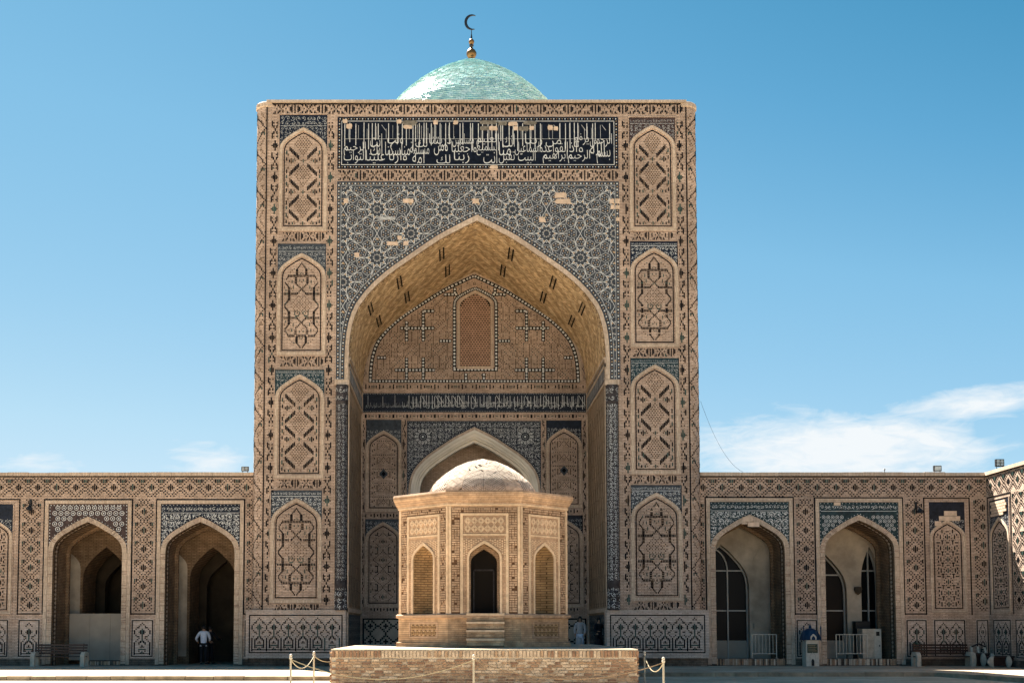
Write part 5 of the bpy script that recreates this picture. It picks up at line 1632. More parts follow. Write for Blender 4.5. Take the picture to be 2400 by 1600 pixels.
def zpanel(mb, fr, u0, u1, v0, v1, m, kind, w):
    """fret or lozenge brick relief over a dark joint ground"""
    if kind == 'fret':
        c = .074; nu = max(1, int((u1 - u0) / c)); nv = int((v1 - v0) / c); cu = (u1 - u0) / nu; cw = (v1 - v0) / nv
        # herringbone of 1x3 bricks gives the stepped joints
        used = set()
        for i in range(-3, nu + 3):
            for j in range(-3, nv + 3):
                s_ = (i - j) % 6
                if s_ == 0: cells = [(i + q, j) for q in range(3)]
                elif s_ == 3: cells = [(i, j + q - 0) for q in range(3)]
                else: continue
                cells = [x for x in cells if 0 <= x[0] < nu and 0 <= x[1] < nv and x not in used]
                if not cells: continue
                used.update(cells)
                a = min(x[0] for x in cells); b = max(x[0] for x in cells) + 1; c_ = min(x[1] for x in cells); d = max(x[1] for x in cells) + 1
                mb.box(fr, u0 + a * cu + .009, u0 + b * cu - .009, v0 + c_ * cw + .009, v0 + d * cw - .009, w, w + .034 + random.uniform(0, .012), m)
        for i in range(nu):
            for j in range(nv):
                if (i, j) not in used and random.random() < .85: mb.box(fr, u0 + i * cu + .006, u0 + (i + 1) * cu - .006, v0 + j * cw + .006, v0 + (j + 1) * cw - .006, w, w + .014, m)
    else:
        per = (u1 - u0) / max(1, round((u1 - u0) / .21)); n = round((u1 - u0) / per); hh = v1 - v0
        rows = max(1, round(hh / .21)); ph_ = hh / rows
        for i in range(n):
            for j in range(rows):
                cx, cy = u0 + (i + .5) * per, v0 + (j + .5) * ph_
                for s in (.46, .26):
                    q = [(cx, cy - ph_ * s), (cx + per * s, cy), (cx, cy + ph_ * s), (cx - per * s, cy)]
                    for a, b in zip(q, q[1:] + q[:1]): mb.seg(fr, a, b, .030, w, w + .022 - .012 * s, m)
def arch2(c, a, zs, h, zb=None): return arch(c, a, zs, h, zb)
zAs, zAh = pz(1312), pz(1266) - pz(1312)
for k in range(8):
    an = -math.pi / 2 + k * math.pi / 4
    Nn = Vector((math.cos(an), math.sin(an), 0)); U = Vector((-math.sin(an), math.cos(an), 0))
    o = PC + Nn * ap
    fr = Fr((o.x, o.y, 0), U, Nn)
    door = (k == 0)
    hw = fw / 2
    ha = .55
    zs, h = zAs, zAh
    if not door: ha = .54
    mb = MB()
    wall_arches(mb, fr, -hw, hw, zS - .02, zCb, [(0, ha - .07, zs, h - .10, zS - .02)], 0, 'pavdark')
    f = mb.build('wall_face', pav)
    vis = k in (0, 1, 7, 2, 6)
    mb = MB()                                # trims
    tw = .085
    for s in (-1, 1): mb.box(fr, s * hw - (tw if s > 0 else 0), s * hw + (0 if s > 0 else tw), zS, zCb - .02, 0, .035, 'pavlight')
    zf = pz(1207); zm0, zm1 = pz(1252), pz(1247)
    fo = .715
    for s in (-1, 1): mb.box(fr, s * fo - .045, s * fo + .045, zS, zf, 0, .036, 'pavlight')
    mb.box(fr, -fo - .045, fo + .045, zf, zf + .075, 0, .036, 'pavlight')
    mb.box(fr, -fo + .045, fo - .045, zm0 - .03, zm0 + .03, 0, .034, 'pavlight')
    mb.ring(fr, arch(0, ha, zs, h, zS), arch(0, ha - .07, zs, h - .10, zS), 0, .045, 'pavlight')
    mb.build('brick_trim', f)
    if vis:
        mb = MB()
        zpanel(mb, fr, -hw + tw + .01, -fo - .055, zS + .05, zf + .09, 'pav', 'fret', .0)
        zpanel(mb, fr, fo + .055, hw - tw - .01, zS + .05, zf + .09, 'pav', 'fret', .0)
        zpanel(mb, fr, -hw + tw + .01, hw - tw - .01, zf + .10, zCb - .07, 'pav', 'fret', .0)
        mb.build('fret_brick', f, kind='stuff')
        mb = MB()
        mb.box(fr, -fo + .05, fo - .05, zm0 + .04, zf - .01, .0, .008, 'pav')
        zpanel(mb, fr, -fo + .09, fo - .09, zm0 + .07, zf - .04, 'pavlight', 'loz', .008)
        mb.build('lozenge_panel', f)
        mb = MB()
        pts = arch(0, ha, zs, h)
        mb.above(fr, pts, zm0 - .035, .006, 'pav')
        for a_ in (-1, 1): mb.box(fr, a_ * ha, a_ * (fo - .045), zS, zm0 - .035, 0, .006, 'pav')
        for i in range(18):
            for j in range(9):
                u = -fo + .08 + i * .075; v = zs + j * .075 + (.037 if i % 2 else 0)
                if v < zm0 - .07 and v > av(0, ha + .03, zs, h + .06, u) and abs(u) < fo - .06: mb.quad4(fr, [(u, v - .03), (u + .03, v), (u, v + .03), (u - .03, v)], .006, .022, 'pavlight')
        mb.build('spandrel_relief', f)
    ip = arch(0, ha - .07, zs, h - .10, zS)
    mb = MB()
    if door:
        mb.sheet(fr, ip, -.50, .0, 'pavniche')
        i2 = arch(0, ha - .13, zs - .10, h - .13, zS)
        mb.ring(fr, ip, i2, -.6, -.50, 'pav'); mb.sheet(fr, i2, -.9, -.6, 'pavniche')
        mb.build('doorway_reveal', f)
        mb = MB()
        for s in (-1, 1): mb.box(fr, s * .32 - .02, s * .32 + .02, zS, pz(1330), -.88, -.86, 'coltile')
        mb.box(fr, -.34, .34, pz(1334), pz(1330), -.88, -.86, 'coltile')
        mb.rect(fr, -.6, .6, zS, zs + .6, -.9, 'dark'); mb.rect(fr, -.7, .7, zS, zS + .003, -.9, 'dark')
        mb.build('door_frame', f)
        mb = MB(); mb.poly([fr.P(-.5, zS + .004, 0), fr.P(.5, zS + .004, 0), fr.P(.5, zS + .004, -1), fr.P(-.5, zS + .004, -1)], 'pavbase'); mb.build('threshold', f)
    else:
        # half-round brick niche
        a = ha - .07; n = 12; P0 = arch(0, a, zs, h - .10)
        prev = None
        for q in range(n + 1):
            t = math.pi * q / n; u = -a * math.cos(t); dp = .62 * math.sin(t)
            top = av(0, a, zs, h - .10, max(-a + .004, min(a - .004, u)))
            cur = (u, -dp, top)
            if prev: 
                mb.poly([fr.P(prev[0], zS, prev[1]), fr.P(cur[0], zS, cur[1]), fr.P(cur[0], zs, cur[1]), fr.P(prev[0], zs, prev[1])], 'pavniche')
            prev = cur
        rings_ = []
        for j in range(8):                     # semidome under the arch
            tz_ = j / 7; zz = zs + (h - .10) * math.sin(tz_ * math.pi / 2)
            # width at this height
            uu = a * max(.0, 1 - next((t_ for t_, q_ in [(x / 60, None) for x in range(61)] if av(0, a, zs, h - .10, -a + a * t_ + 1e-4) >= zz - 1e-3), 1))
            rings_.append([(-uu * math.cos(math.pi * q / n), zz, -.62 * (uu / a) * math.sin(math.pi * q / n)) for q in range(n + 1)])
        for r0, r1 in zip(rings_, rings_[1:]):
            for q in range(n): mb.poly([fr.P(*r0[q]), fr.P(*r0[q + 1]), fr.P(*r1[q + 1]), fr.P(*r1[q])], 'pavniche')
        mb.poly([fr.P(-a, zS + .002, 0), fr.P(a, zS + .002, 0), fr.P(a, zS + .002, -.65), fr.P(-a, zS + .002, -.65)], 'pavbase')
        mb.build('niche', f)
    if k in (1, 7):
        fb = Fr((o.x + Nn.x * .04, o.y + Nn.y * .04, 0), U, Nn)
        mb = MB(); z0_, z1_ = PZ + .26, zS - .25
        outline(mb, fb, -.62, .70, z0_, z1_, .05, 0, 'pav'); zpanel(mb, fb, -.54, .62, z0_ + .08, z1_ - .08, 'pavniche', 'loz', .0)
        mb.build('base_panel', base)
# dome of the pavilion: sixteen folds with chevron brick
PT = 7.31
pp_ = [(2.02, zCt), (1.98, zCt + .22), (1.76, zCt + .52), (1.40, zCt + .82), (.96, zCt + 1.08), (.52, zCt + 1.26), (.18, PT - .04), (.0, PT)]
# match heights
pp_ = [(r * .90, zCt + (z - zCt) * (PT - zCt) / (PT - zCt)) for r, z in pp_]
NG = 8
mb = MB(); mb.lathe((PC.x, PC.y, 0), pp_, 'pdomejoint', n=NG * 4, ph=math.pi / NG, cap=False); pdm = mb.build('dome_shell', pav)
acc2 = [0]
for a, b in zip(pp_, pp_[1:]): acc2.append(acc2[-1] + math.hypot(b[0] - a[0], b[1] - a[1]))
class Gore:
    def __init__(s, g): s.a = -math.pi / 2 + g * 2 * math.pi / NG; s.h = math.pi / NG
    def P(s, u, v, w=0.0):      # u -1..1 across the gore, v along the meridian
        v = min(max(v, 0), acc2[-1] - 1e-4); k = 0
        while acc2[k + 1] < v: k += 1
        t = (v - acc2[k]) / (acc2[k + 1] - acc2[k]); r = pp_[k][0] + (pp_[k + 1][0] - pp_[k][0]) * t; z = pp_[k][1] + (pp_[k + 1][1] - pp_[k][1]) * t
        an_ = s.a + s.h * u
        R_ = r + w + .035 * min(1, r) * abs(u)
        return (PC.x + R_ * math.cos(an_), PC.y + R_ * math.sin(an_), z + w * .6)
mb = MB(); LS = acc2[-1]
for g in range(NG):
    G = Gore(g)
    if math.sin(G.a) > .6: continue
    for sd in (-1, 1):
        v = -1.0
        while v < LS:
            st = .078
            slope = .55
            nb = 4
            rw_ = int(round((v + 1) / st)) % 3
            for q in range(nb + 1):
                ua, ub = max(0, (q - rw_ / 3) / nb) + .008, min(1, (q + 1 - rw_ / 3) / nb) - .012
                if ub - ua < .04: continue
                if random.random() < .02: continue
                off = 0
                va, vb = v + slope * ua, v + slope * ub
                if vb < 0 or va > LS - .08: continue
                rr_ = 1 - max(0, (va - LS * .8)) / (LS * .2)
                c4 = [(sd * ua, va), (sd * ub, vb), (sd * ub, vb + st * .66), (sd * ua, va + st * .66)]
                if sd < 0: c4 = c4[::-1]
                mb.quad4(G, c4, .0, .024 + random.uniform(0, .012), 'pdome')
            v += st
mb.build('chevron_brick', pdm, kind='stuff')
# steps
for k in range(4):
    mb = MB(); z0_ = PZ + k * (zS - PZ) / 4 ; z1_ = PZ + (k + 1) * (zS - PZ) / 4
    yb = PY0_ + .1; yf = PY0_ - .12 - (3 - k) * .27
    X0, X1 = (1094 - VPX) / FOC * yf, (1181 - VPX) / FOC * yf
    mb.bx(X0, X1, yf, yb if k == 3 else PY0_ - .1 - (2 - k) * .27 + .02, PZ - .0, z1_ - .03, 'pavbase')
    mb.bx(X0 - .015, X1 + .015, yf - .03, yf + .3, z1_ - .055, z1_ + .012, 'pavlight')
    mb.bx(X0 - .005, X1 + .005, yf - .004, yf + .02, z0_ + .012, z0_ + .04, 'pavdark')  # dark strip coloured in for the shaded gap between steps
    mb.build('step', pav)

# ================================================================= PLATFORM
PFY = 34.0
x0, x1 = (776 - VPX) * PFY / FOC, (1494 - VPX) * PFY / FOC
plat = thing('brick_platform', 'low rough brick platform under the octagonal pavilion', 'platform', ((x0 + x1) / 2, PFY + 5, GZ))
ztp = CAMZ - (1520 - HOR) * PFY / FOC
mb = MB(); mb.bx(x0 + .03, x1 - .03, PFY + .03, PFY + 11.5, GZ - .1, ztp - .03, 'mortar'); core = mb.build('mortar_core', plat)
mb = MB(); mb.poly([(x0, PFY + .0, ztp), (x1, PFY + .0, ztp), (x1, PFY + 11.5, ztp), (x0, PFY + 11.5, ztp)], 'walk'); mb.poly([(x0, PFY, ztp), (x1, PFY, ztp), (x1, PFY, ztp - .03), (x0, PFY, ztp - .03)], 'mortar'); mb.build('paved_top', plat)
FP = Fr((0, PFY, 0), (1, 0, 0), (0, -1, 0))
meshes = {}
def brick_mesh(w_, d_, h_, m, sd):
    key = (round(w_, 2), round(h_, 3), m, sd)
    if key in meshes: return meshes[key]
    rs = random.Random(sd * 7 + hash(m) % 5 if False else sd)
    v = []
    for z in (-h_ / 2, h_ / 2):
        for (a, b) in ((-w_ / 2, -d_ / 2), (w_ / 2, -d_ / 2), (w_ / 2, d_ / 2), (-w_ / 2, d_ / 2)):
            v.append((a + rs.uniform(-.006, .006), b + rs.uniform(-.008, .008), z + rs.uniform(-.004, .004)))
    me = bpy.data.meshes.new('brick')
    me.from_pydata(v, [], [(0, 1, 5, 4), (1, 2, 6, 5), (2, 3, 7, 6), (3, 0, 4, 7), (4, 5, 6, 7), (3, 2, 1, 0)])
    me.materials.append(M[m]); meshes[key] = me
    return me
cnt = 0
stuffb = MB()
def put_brick(x, y, z, w_, h_, m, name='brick'):
    global cnt
    if cnt < 300:
        me = brick_mesh(w_, .10, h_, m, random.randrange(6)); o = bpy.data.objects.new(name, me); COL.objects.link(o)
        o.parent = plat; o.location = Vector((x, y, z)) - plat.location; o.rotation_euler = (0, random.uniform(-.015, .015), random.uniform(-.02, .02)); cnt += 1
    else:
        stuffb.bx(x - w_ / 2, x + w_ / 2, y - .05, y + .05, z - h_ / 2, z + h_ / 2, m)
def pm(x, z):
    # weathered mix: paler bricks right of the middle, as on the wall
    t = (x - x0) / (x1 - x0)
    pale = .10 + .5 * math.exp(-((t - .66) / .17) ** 2) * (1 if z > .35 else .4)
    r = random.random()
    if r < pale: return 'plat3'
    return random.choice(['plat0', 'plat1', 'plat1', 'plat2'])
hb2 = .235; x = x0 + .04; zt_ = ztp - .03
while x < x1 - .03:                      # soldier coping
    w_ = .072
    put_brick(x + w_ / 2, PFY + .035 + random.uniform(-.012, .008), zt_ - hb2 / 2 + .02 - .012, w_, hb2 - .05 + random.uniform(-.012, .006), random.choice(['plat0', 'plat1', 'plat3', 'plat2']) if (x - x0) / (x1 - x0) < .2 or (x - x0) / (x1 - x0) > .68 else random.choice(['plat3', 'plat3', 'plat1'])); x += w_ + .028
z = zt_ - hb2 - .02; row = 0
while z > GZ - .05:
    x = x0 + (.0 if row % 2 else .13) + .02
    hb_ = .058
    while x < x1 - .05:
        w_ = random.choice([.21, .22, .23, .23, .12])
        w_ = min(w_, x1 - x - .02)
        put_brick(x + w_ / 2, PFY + .036 + random.uniform(-.012, .012), z - hb_ / 2 + random.uniform(-.003, .003), w_, hb_, pm(x, z)); x += w_ + .024
    z -= hb_ + .022; row += 1
for sx in (x0, x1):                      # side faces
    z = zt_ - .05
    r_ = 0
    while z > GZ:
        y = PFY + .1 + (.12 if r_ % 2 else 0)
        while y < PFY + 11.3:
            stuffb.bx(sx - .04, sx + .04, y, y + .23, z - .058, z, random.choice(['plat0', 'plat1', 'plat2', 'plat3'])); y += .255
        z -= .08; r_ += 1
stuffb.build('brick_courses', plat, kind='stuff')

# ================================================================= THINGS AROUND
def side_mesh(outline_pts, u0, u1, m):
    """profile in (y,z), extruded along x"""
    mb = MB(); fr = Fr((0, 0, 0), (0, 1, 0), (1, 0, 0))
    mb.quad4(fr, outline_pts, u0, u1, m); mb.poly([fr.P(a, b, u0) for a, b in outline_pts][::-1], m)
    return mb
def bench(loc, length, label, flip=False):
    t = thing('bench', label, 'bench', loc, 'slatted benches along the arcades')
    X, Y, Z = loc; L = length / 2
    for sx in (-1, 1):
        pr = [(Y - .34, Z), (Y - .17, Z), (Y - .13, Z + .25), (Y + .15, Z + .25), (Y + .20, Z), (Y + .36, Z), (Y + .36, Z + .42), (Y + .30, Z + .52), (Y + .1, Z + .58), (Y - .15, Z + .60), (Y - .28, Z + .55), (Y - .34, Z + .46)]
        # two convex slabs and an arm
        mb = side_mesh([(Y - .34, Z), (Y - .17, Z), (Y - .17, Z + .60), (Y - .26, Z + .56), (Y - .34, Z + .46)], X + sx * L - .09, X + sx * L + .09, 'concrete')
        m2 = side_mesh([(Y + .20, Z), (Y + .36, Z), (Y + .36, Z + .45), (Y + .28, Z + .57), (Y + .20, Z + .60)], X + sx * L - .09, X + sx * L + .09, 'concrete')
        m3 = side_mesh([(Y - .172, Z + .44), (Y + .202, Z + .44), (Y + .202, Z + .61), (Y - .172, Z + .61)], X + sx * L - .088, X + sx * L + .088, 'concrete')
        for q in (m2, m3):
            i = len(mb.v); mb.v += q.v; mb.f += [tuple(a + i for a in f) for f in q.f]; mb.m += q.m
        mb.build('leg', t)
    for k in range(4):
        mb = MB(); mb.bx(X - L - .05, X + L + .05, Y - .15 + k * .11, Y - .07 + k * .11, Z + .40, Z + .435, 'wood'); mb.build('seat_slat', t)
    for k in range(4):
        z = Z + .52 + k * .115; y = Y + .24 + k * .03
        mb = MB(); mb.bx(X - L - .02, X + L + .02, y, y + .03, z, z + .08, 'wood'); mb.build('back_slat', t)
    for sx in (-1, 1):
        mb = MB(); mb.tube([(X + sx * (L - .16), Y + .27, Z + .4), (X + sx * (L - .16), Y + .39, Z + .97)], .022, 'iron'); mb.build('back_bracket', t)
    return t
YBn = 52.1
bench(((143 - VPX) / 53.9, YBn, 0), 2.15, 'dark slatted bench with pale concrete ends before the grey board')
bench(((2207 - VPX) / 53.9, YBn, 0), 2.35, 'dark slatted bench with pale concrete ends under the blind arch')
# plant behind the right bench
pt = thing('potted_plant', 'small dark green spiky plant in a pot behind the right bench', 'plant', ((2148 - VPX) / 53.5, 52.6, 0))
X, Y, Z = pt.location
mb = MB(); mb.lathe((X, Y, 0), [(.14, 0), (.2, .3), (.24, .62), (.25, .66), (.0, .64)], 'pot', n=14, cap=False); mb.build('pot', pt)
mb = MB()
for k in range(70):
    a = random.uniform(0, 6.28); l = random.uniform(.25, .5); sp_ = random.uniform(.05, .42)
    b = Vector((X, Y, .62)); tip = b + Vector((math.cos(a) * sp_, math.sin(a) * sp_ * .6, l)); mid = b + (tip - b) * .5 + Vector((0, 0, .06))
    s_ = Vector((-math.sin(a), math.cos(a), 0)) * .018
    mb.poly([tuple(b - s_), tuple(b + s_), tuple(mid + s_), tuple(mid - s_)], 'leaf'); mb.poly([tuple(mid - s_), tuple(mid + s_), tuple(tip)], 'leaf')
mb.build('leaves', pt, kind='stuff')
# grey board closing the left arch
FBd = Front(54.75)
bd = thing('screen_board', 'large grey board closing the lower half of the left arch', 'board', (FBd.x(220, 1500), 54.75, 0))
e = [152, 210, 258, 285]
for a, b in zip(e, e[1:]):
    mb = MB(); mb.box(FBd, FBd.x(a, 1490) + .004, FBd.x(b, 1490) - .004, FBd.z(1546), FBd.z(1437), -.03, .0, 'board', back=True); mb.build('panel', bd)
mb = MB()
for x in (154, 208, 258, 284): mb.box(FBd, FBd.x(x, 1490) - .02, FBd.x(x, 1490) + .02, 0, FBd.z(1438), -.09, -.035, 'wood', back=True)
mb.build('support_frame', bd)

# donation box shaped like a small mosque
dx, dy = (1903 - VPX) / 53.9, 52.0
FX = Front(dy)
db = thing('donation_box', 'small white mosque-shaped donation box with blue domed roof', 'donation box', (dx, dy, 0))
X0, X1 = FX.x(1889, 1500), FX.x(1919, 1500); Zb = FX.z(1498); w2_ = (X1 - X0)
mb = MB(); mb.bx(X0, X1, dy, dy + w2_ * 1.1, 0, FX.z(1530), 'metalw'); mb.build('base', db)
mb = MB(); mb.bx(X0 + .01, X1 - .01, dy + .01, dy + w2_ * 1.1 - .01, FX.z(1530), Zb, 'metalw'); bdy = mb.build('body', db)
mb = MB(); mb.box(FX, FX.x(1892, 1515), FX.x(1916.5, 1515), FX.z(1529), FX.z(1508), -.012, .006, 'sign', back=True)
for k in range(4): mb.box(FX, FX.x(1894, 1515), FX.x(1914 - (k % 2) * 3, 1515), FX.z(1524 - k * 4) - .008, FX.z(1524 - k * 4) + .008, .006, .008, 'o')
mb.build('notice', db)
mb = MB()
for (cx_, a_, z0_, zz, hh, m, w) in (((X0 + X1) / 2, .13, 0, .42, .18, 'board', .012), ((X0 + X1) / 2, .115, 0, .41, .165, 'metalw', .018), ((X0 + X1) / 2, .065, .0, .20, .13, 'black', .024)):
    mb.under(FX, arch(cx_, a_, zz, hh), z0_ + .02, w, m)
mb.build('niche_door', db)
mb = MB(); cxx, cyy = (X0 + X1) / 2, dy + w2_ * .55
mb.lathe((cxx, cyy, Zb), [(w2_ * .78, -.02), (w2_ * .80, .02), (w2_ * .72, .20), (w2_ * .55, .38), (w2_ * .3, .46), (.06, .50), (.07, .56), (.03, .62), (.012, .7)], 'bluep', n=8, ph=R(22.5), cap=False)
mb.build('domed_roof', db)
mb = MB(); frr = Fr((0, dy - .06, 0), (1, 0, 0), (0, -1, 0))
mb.ring(frr, arch(cxx + .02, .13, Zb + .05, .20, Zb), arch(cxx + .02, .08, Zb + .04, .13, Zb), 0, .05, 'metalw'); mb.under(frr, arch(cxx + .02, .08, Zb + .04, .13), Zb, .005, 'skin'); mb.build('gable', db)
for sx in (-1, 1):
    mb = MB(); mb.lathe((cxx + sx * w2_ * .68, dy + .02, Zb - .05), [(.022, 0), (.022, .52), (.035, .54), (.02, .60), (.0, .68)], 'bluep', n=8); mb.build('corner_turret', db)

# white barriers
def barrier(pxa, pxb, Y, pyt, pyb, n, label):
    f_ = Front(Y); xa, xb = f_.x(pxa, 1520), f_.x(pxb, 1520); zt, zb = f_.z(pyt), f_.z(pyb)
    t = thing('barrier', label, 'barrier', ((xa + xb) / 2, Y, .33), 'white steel barriers in the glazed arches')
    zr = zt - (zt - zb) * .80
    for nm, z in (('top_rail', zt), ('bottom_rail', zr)):
        mb = MB(); mb.tube([(xa, Y, z), (xb, Y, z)], .020, 'metalw'); mb.build(nm, t)
    for x in (xa, xb):
        mb = MB(); mb.tube([(x, Y, zb), (x, Y, zt)], .024, 'metalw'); mb.build('post', t)
        mb = MB(); mb.tube([(x, Y - .2, zb + .02), (x, Y + .2, zb + .02)], .018, 'metalw'); mb.build('foot', t)
    for k in range(1, n):
        x = xa + (xb - xa) * k / n
        mb = MB(); mb.tube([(x, Y, zr), (x, Y, zt)], .013, 'metalw'); mb.build('bar', t)
barrier(1762.5, 1820, 53.3, 1486, 1542, 7, 'white steel barrier with upright bars in the arch left of the donation box')
barrier(1960, 2033, 53.3, 1486, 1542, 9, 'wide white steel barrier in front of the grey cabinet')
# grey cabinet
f_ = Front(53.9)
cb = thing('cabinet', 'tall grey metal cabinet beside the wide white barrier', 'cabinet', (f_.x(2045, 1500), 53.9, FA.z(1544)))
mb = MB(); mb.bx(f_.x(2022, 1500), f_.x(2066, 1500), 53.9, 54.6, FA.z(1544), f_.z(1472.5), 'concrete'); mb.build('body', cb)
mb = MB(); mb.box(f_, f_.x(2049, 1500), f_.x(2065, 1500), FA.z(1544) + .03, f_.z(1474), 0, .02, 'metalw'); mb.build('door', cb)
mb = MB(); mb.box(f_, f_.x(2053, 1485), f_.x(2061, 1485), f_.z(1489), f_.z(1479), .02, .03, 'black'); mb.box(f_, f_.x(2060, 1510), f_.x(2062, 1510), f_.z(1514), f_.z(1510), .02, .04, 'black'); mb.build('control_panel', cb)
# loudspeaker on the plaster wall, dark bag-like lamp
mb = MB(); u, v = FG.xz(2009, 1383)
mb.lathe((u, YG - .12, v), [(.02, -.2), (.13, -.12), (.19, .05), (.17, .16), (.0, .18)], 'plasterd', n=12, cap=False)
o = mb.build('wall_loudspeaker'); tag(o, 'small brown loudspeaker on the plaster between the two windows', 'loudspeaker')

# cream wooden pieces in the right corner
def barrel_seat(cx, cy, w, d, h, nrib, label, back=None):
    t = thing('wooden_seat', label, 'seat', (cx, cy, 0), 'curved wooden seats in the corner')
    n = 10
    def prof(tt): return .78 + .22 * math.sin(math.pi * tt)
    mb = MB()
    mb.bx(cx - w / 2 + .06, cx + w / 2 - .06, cy - d / 2 + .08, cy + d / 2 - .08, .06, h - .06, 'wood'); mb.build('body', t)
    for k in range(nrib):
        x = cx - w / 2 + w * k / (nrib - 1)
        mb = MB(); fr = Fr((0, cy - d / 2, 0), (1, 0, 0), (0, -1, 0))
        L_, R__ = [], []
        for q in range(n + 1):
            tt = q / n; hw_ = .05 + .06 * math.sin(math.pi * tt)
            sh = (x - cx) * (.16 * math.sin(math.pi * tt))
            L_.append((x + sh - hw_, h * tt)); R__.append((x + sh + hw_, h * tt))
        for q in range(n):
            mb.quad4(fr, [L_[q], R__[q], R__[q + 1], L_[q + 1]], 0, .05 + .07 * math.sin(math.pi * (q + .5) / n), 'wood2')
        mb.build('rib', t)
    mb = MB(); mb.bx(cx - w / 2, cx + w / 2, cy - d / 2 - .02, cy + d / 2, h - .05, h + .0, 'wood'); mb.build('seat', t)
    if back:
        for sx in (-1, 0, 1):
            mb = MB(); mb.tube([(cx + sx * w * .42, cy + .1, h), (cx + sx * w * .36, cy + .22, h + back)], .05, 'wood2'); mb.build('back_post', t)
        mb = MB(); mb.tube([(cx - w * .40, cy + .15, h + back), (cx, cy + .15, h + back + .12), (cx + w * .40, cy + .15, h + back)], .035, 'wood'); mb.build('back_rail', t)
    return t
barrel_seat((2298 - VPX) / 54, 52.2, .75, .5, .56, 3, 'cream and dark wooden chair-like seat with raised back in the corner', .28)
barrel_seat((2352 - VPX) / 55.3, 50.8, 1.35, .55, .47, 3, 'low barrel-shaped dark wooden seat with cream ribs in the corner')

# floodlights on the roofs and lamps on the piers
def flood(pxx, pyy, Y, w, h, label, hexa, zbase):
    f_ = Front(Y); u, v = f_.xz(pxx, pyy)
    t = thing('floodlight', label, 'floodlight', (u, Y, zbase), 'floodlights on the roof edge')
    mb = MB(); mb.box(f_, u - w / 2, u + w / 2, v - h / 2, v + h / 2, -.12, 0, 'black', back=True); hs = mb.build('housing', t)
    mb = MB(); mb.box(f_, u - w / 2 + .035, u + w / 2 - .035, v - h / 2 + .035, v + h / 2 - .035, 0, .006, 'lens')
    mb.build('lens', t)
    if hexa:
        mb = MB(); mb.box(f_, u - .012, u + .012, v - h / 2, v + h / 2, .006, .02, 'black'); mb.box(f_, u - w / 2, u + w / 2, v - .01, v + .01, .006, .019, 'black'); mb.build('grille_bar', t)
    mb = MB(); mb.tube([(u - w / 2 + .05, Y + .06, zbase), (u - w / 2 + .05, Y + .06, v - h / 2 + .02)], .015, 'black'); mb.tube([(u + w / 2 - .05, Y + .06, zbase), (u + w / 2 - .05, Y + .06, v - h / 2 + .02)], .015, 'black'); mb.build('bracket', t)
flood(574, 1098, 53.2, .32, .20, 'small floodlight on the left roof edge beside the portal', True, ZC)
flood(2198, 1097, 53.2, .34, .25, 'white-faced floodlight on the right arcade roof', False, ZC)
flood(2344, 1084, 51.6, .36, .32, 'black square floodlight on the corner of the roofs', True, ZC)
for (x, y, lb) in ((72, 1178, 'small dark lamp on the pier left of the grey-boarded arch'), (2146, 1184, 'small dark lamp on the pier left of the blind arch')):
    u, v = FA.xz(x, y)
    t = thing('wall_lamp', lb, 'lamp', (u, YA, v), 'dark lamps fixed to the arcade piers')
    mb = MB(); mb.box(FA, u - .05, u + .05, v - .18, v + .16, 0, .05, 'black'); mb.build('back_plate', t)
    mb = MB(); mb.tube([(u, YA - .04, v - .05), (u + .05, YA - .25, v - .08), (u + .07, YA - .32, v - .16)], .02, 'black'); mb.build('arm', t)
    mb = MB(); mb.lathe((u + .07, YA - .32, v - .36), [(.15, 0), (.13, .1), (.05, .2), (.0, .22)], 'black', n=12); mb.build('shade', t)
mb = MB(); u, v = FA.xz(2077, 1102); mb.tube([(u, YA + .2, ZC - .1), (u, YA + .2, ZC + .14)], .015, 'black'); mb.lathe((u, YA + .2, ZC + .12), [(.0, 0), (.05, .04), (.0, .1)], 'black', n=8)
o = mb.build('antenna'); tag(o, 'tiny dark antenna knob on the right arcade roof', 'antenna')
# cable from the portal down to the arcade roof
FC = Front(54.5); a = Vector((FC.x(1642, 940), 54.5, FC.z(940))); b = Vector((FC.x(1742, 1104), 54.5, FC.z(1106)))
mb = MB(); pts = []
for k in range(13):
    t = k / 12; p = a + (b - a) * t; pts.append(p + Vector((0, 0, -1.1 * 4 * t * (1 - t) * .55)))
mb.tube(pts, .006, 'iron', n=4); o = mb.build('cable'); tag(o, 'thin dark cable sagging from the portal to the right arcade roof', 'cable')

# stanchions and ropes
posts = {}
for nm, (pxx, Y, pyt, lb) in {'A': (683, 32.5, 1535, 'cream rope post left of the platform, nearer one'), 'B': (737, 36.5, 1528, 'thin cream rope post between the left corner of the platform and its neighbour'),
                              'C': (1110, 31.4, 1536, 'single cream rope post in front of the middle of the platform'), 'D': (1509, 37, 1527, 'cream rope post just right of the platform edge'),
                              'E': (1553, 30.2, 1542, 'outermost cream rope post right of the platform')}.items():
    X = (pxx - VPX) * Y / FOC; z = CAMZ - (pyt - HOR) * Y / FOC
    t = thing('rope_post', lb, 'rope post', (X, Y, GZ), 'rope posts round the platform')
    mb = MB(); mb.tube([(X, Y, GZ), (X, Y, z - .08)], .026, 'post', n=10); mb.build('pole', t)
    mb = MB(); mb.lathe((X, Y, GZ), [(.17, 0), (.17, .02), (.06, .05), (.03, .06)], 'post', n=18); mb.build('base', t)
    mb = MB(); mb.lathe((X, Y, z - .10), [(.03, 0), (.045, .02), (.045, .045), (.025, .055), (.035, .075), (.042, .10), (.03, .13), (.0, .145)], 'metalw', n=12, cap=False); mb.build('knob', t)
    posts[nm] = Vector((X, Y, z - .10))
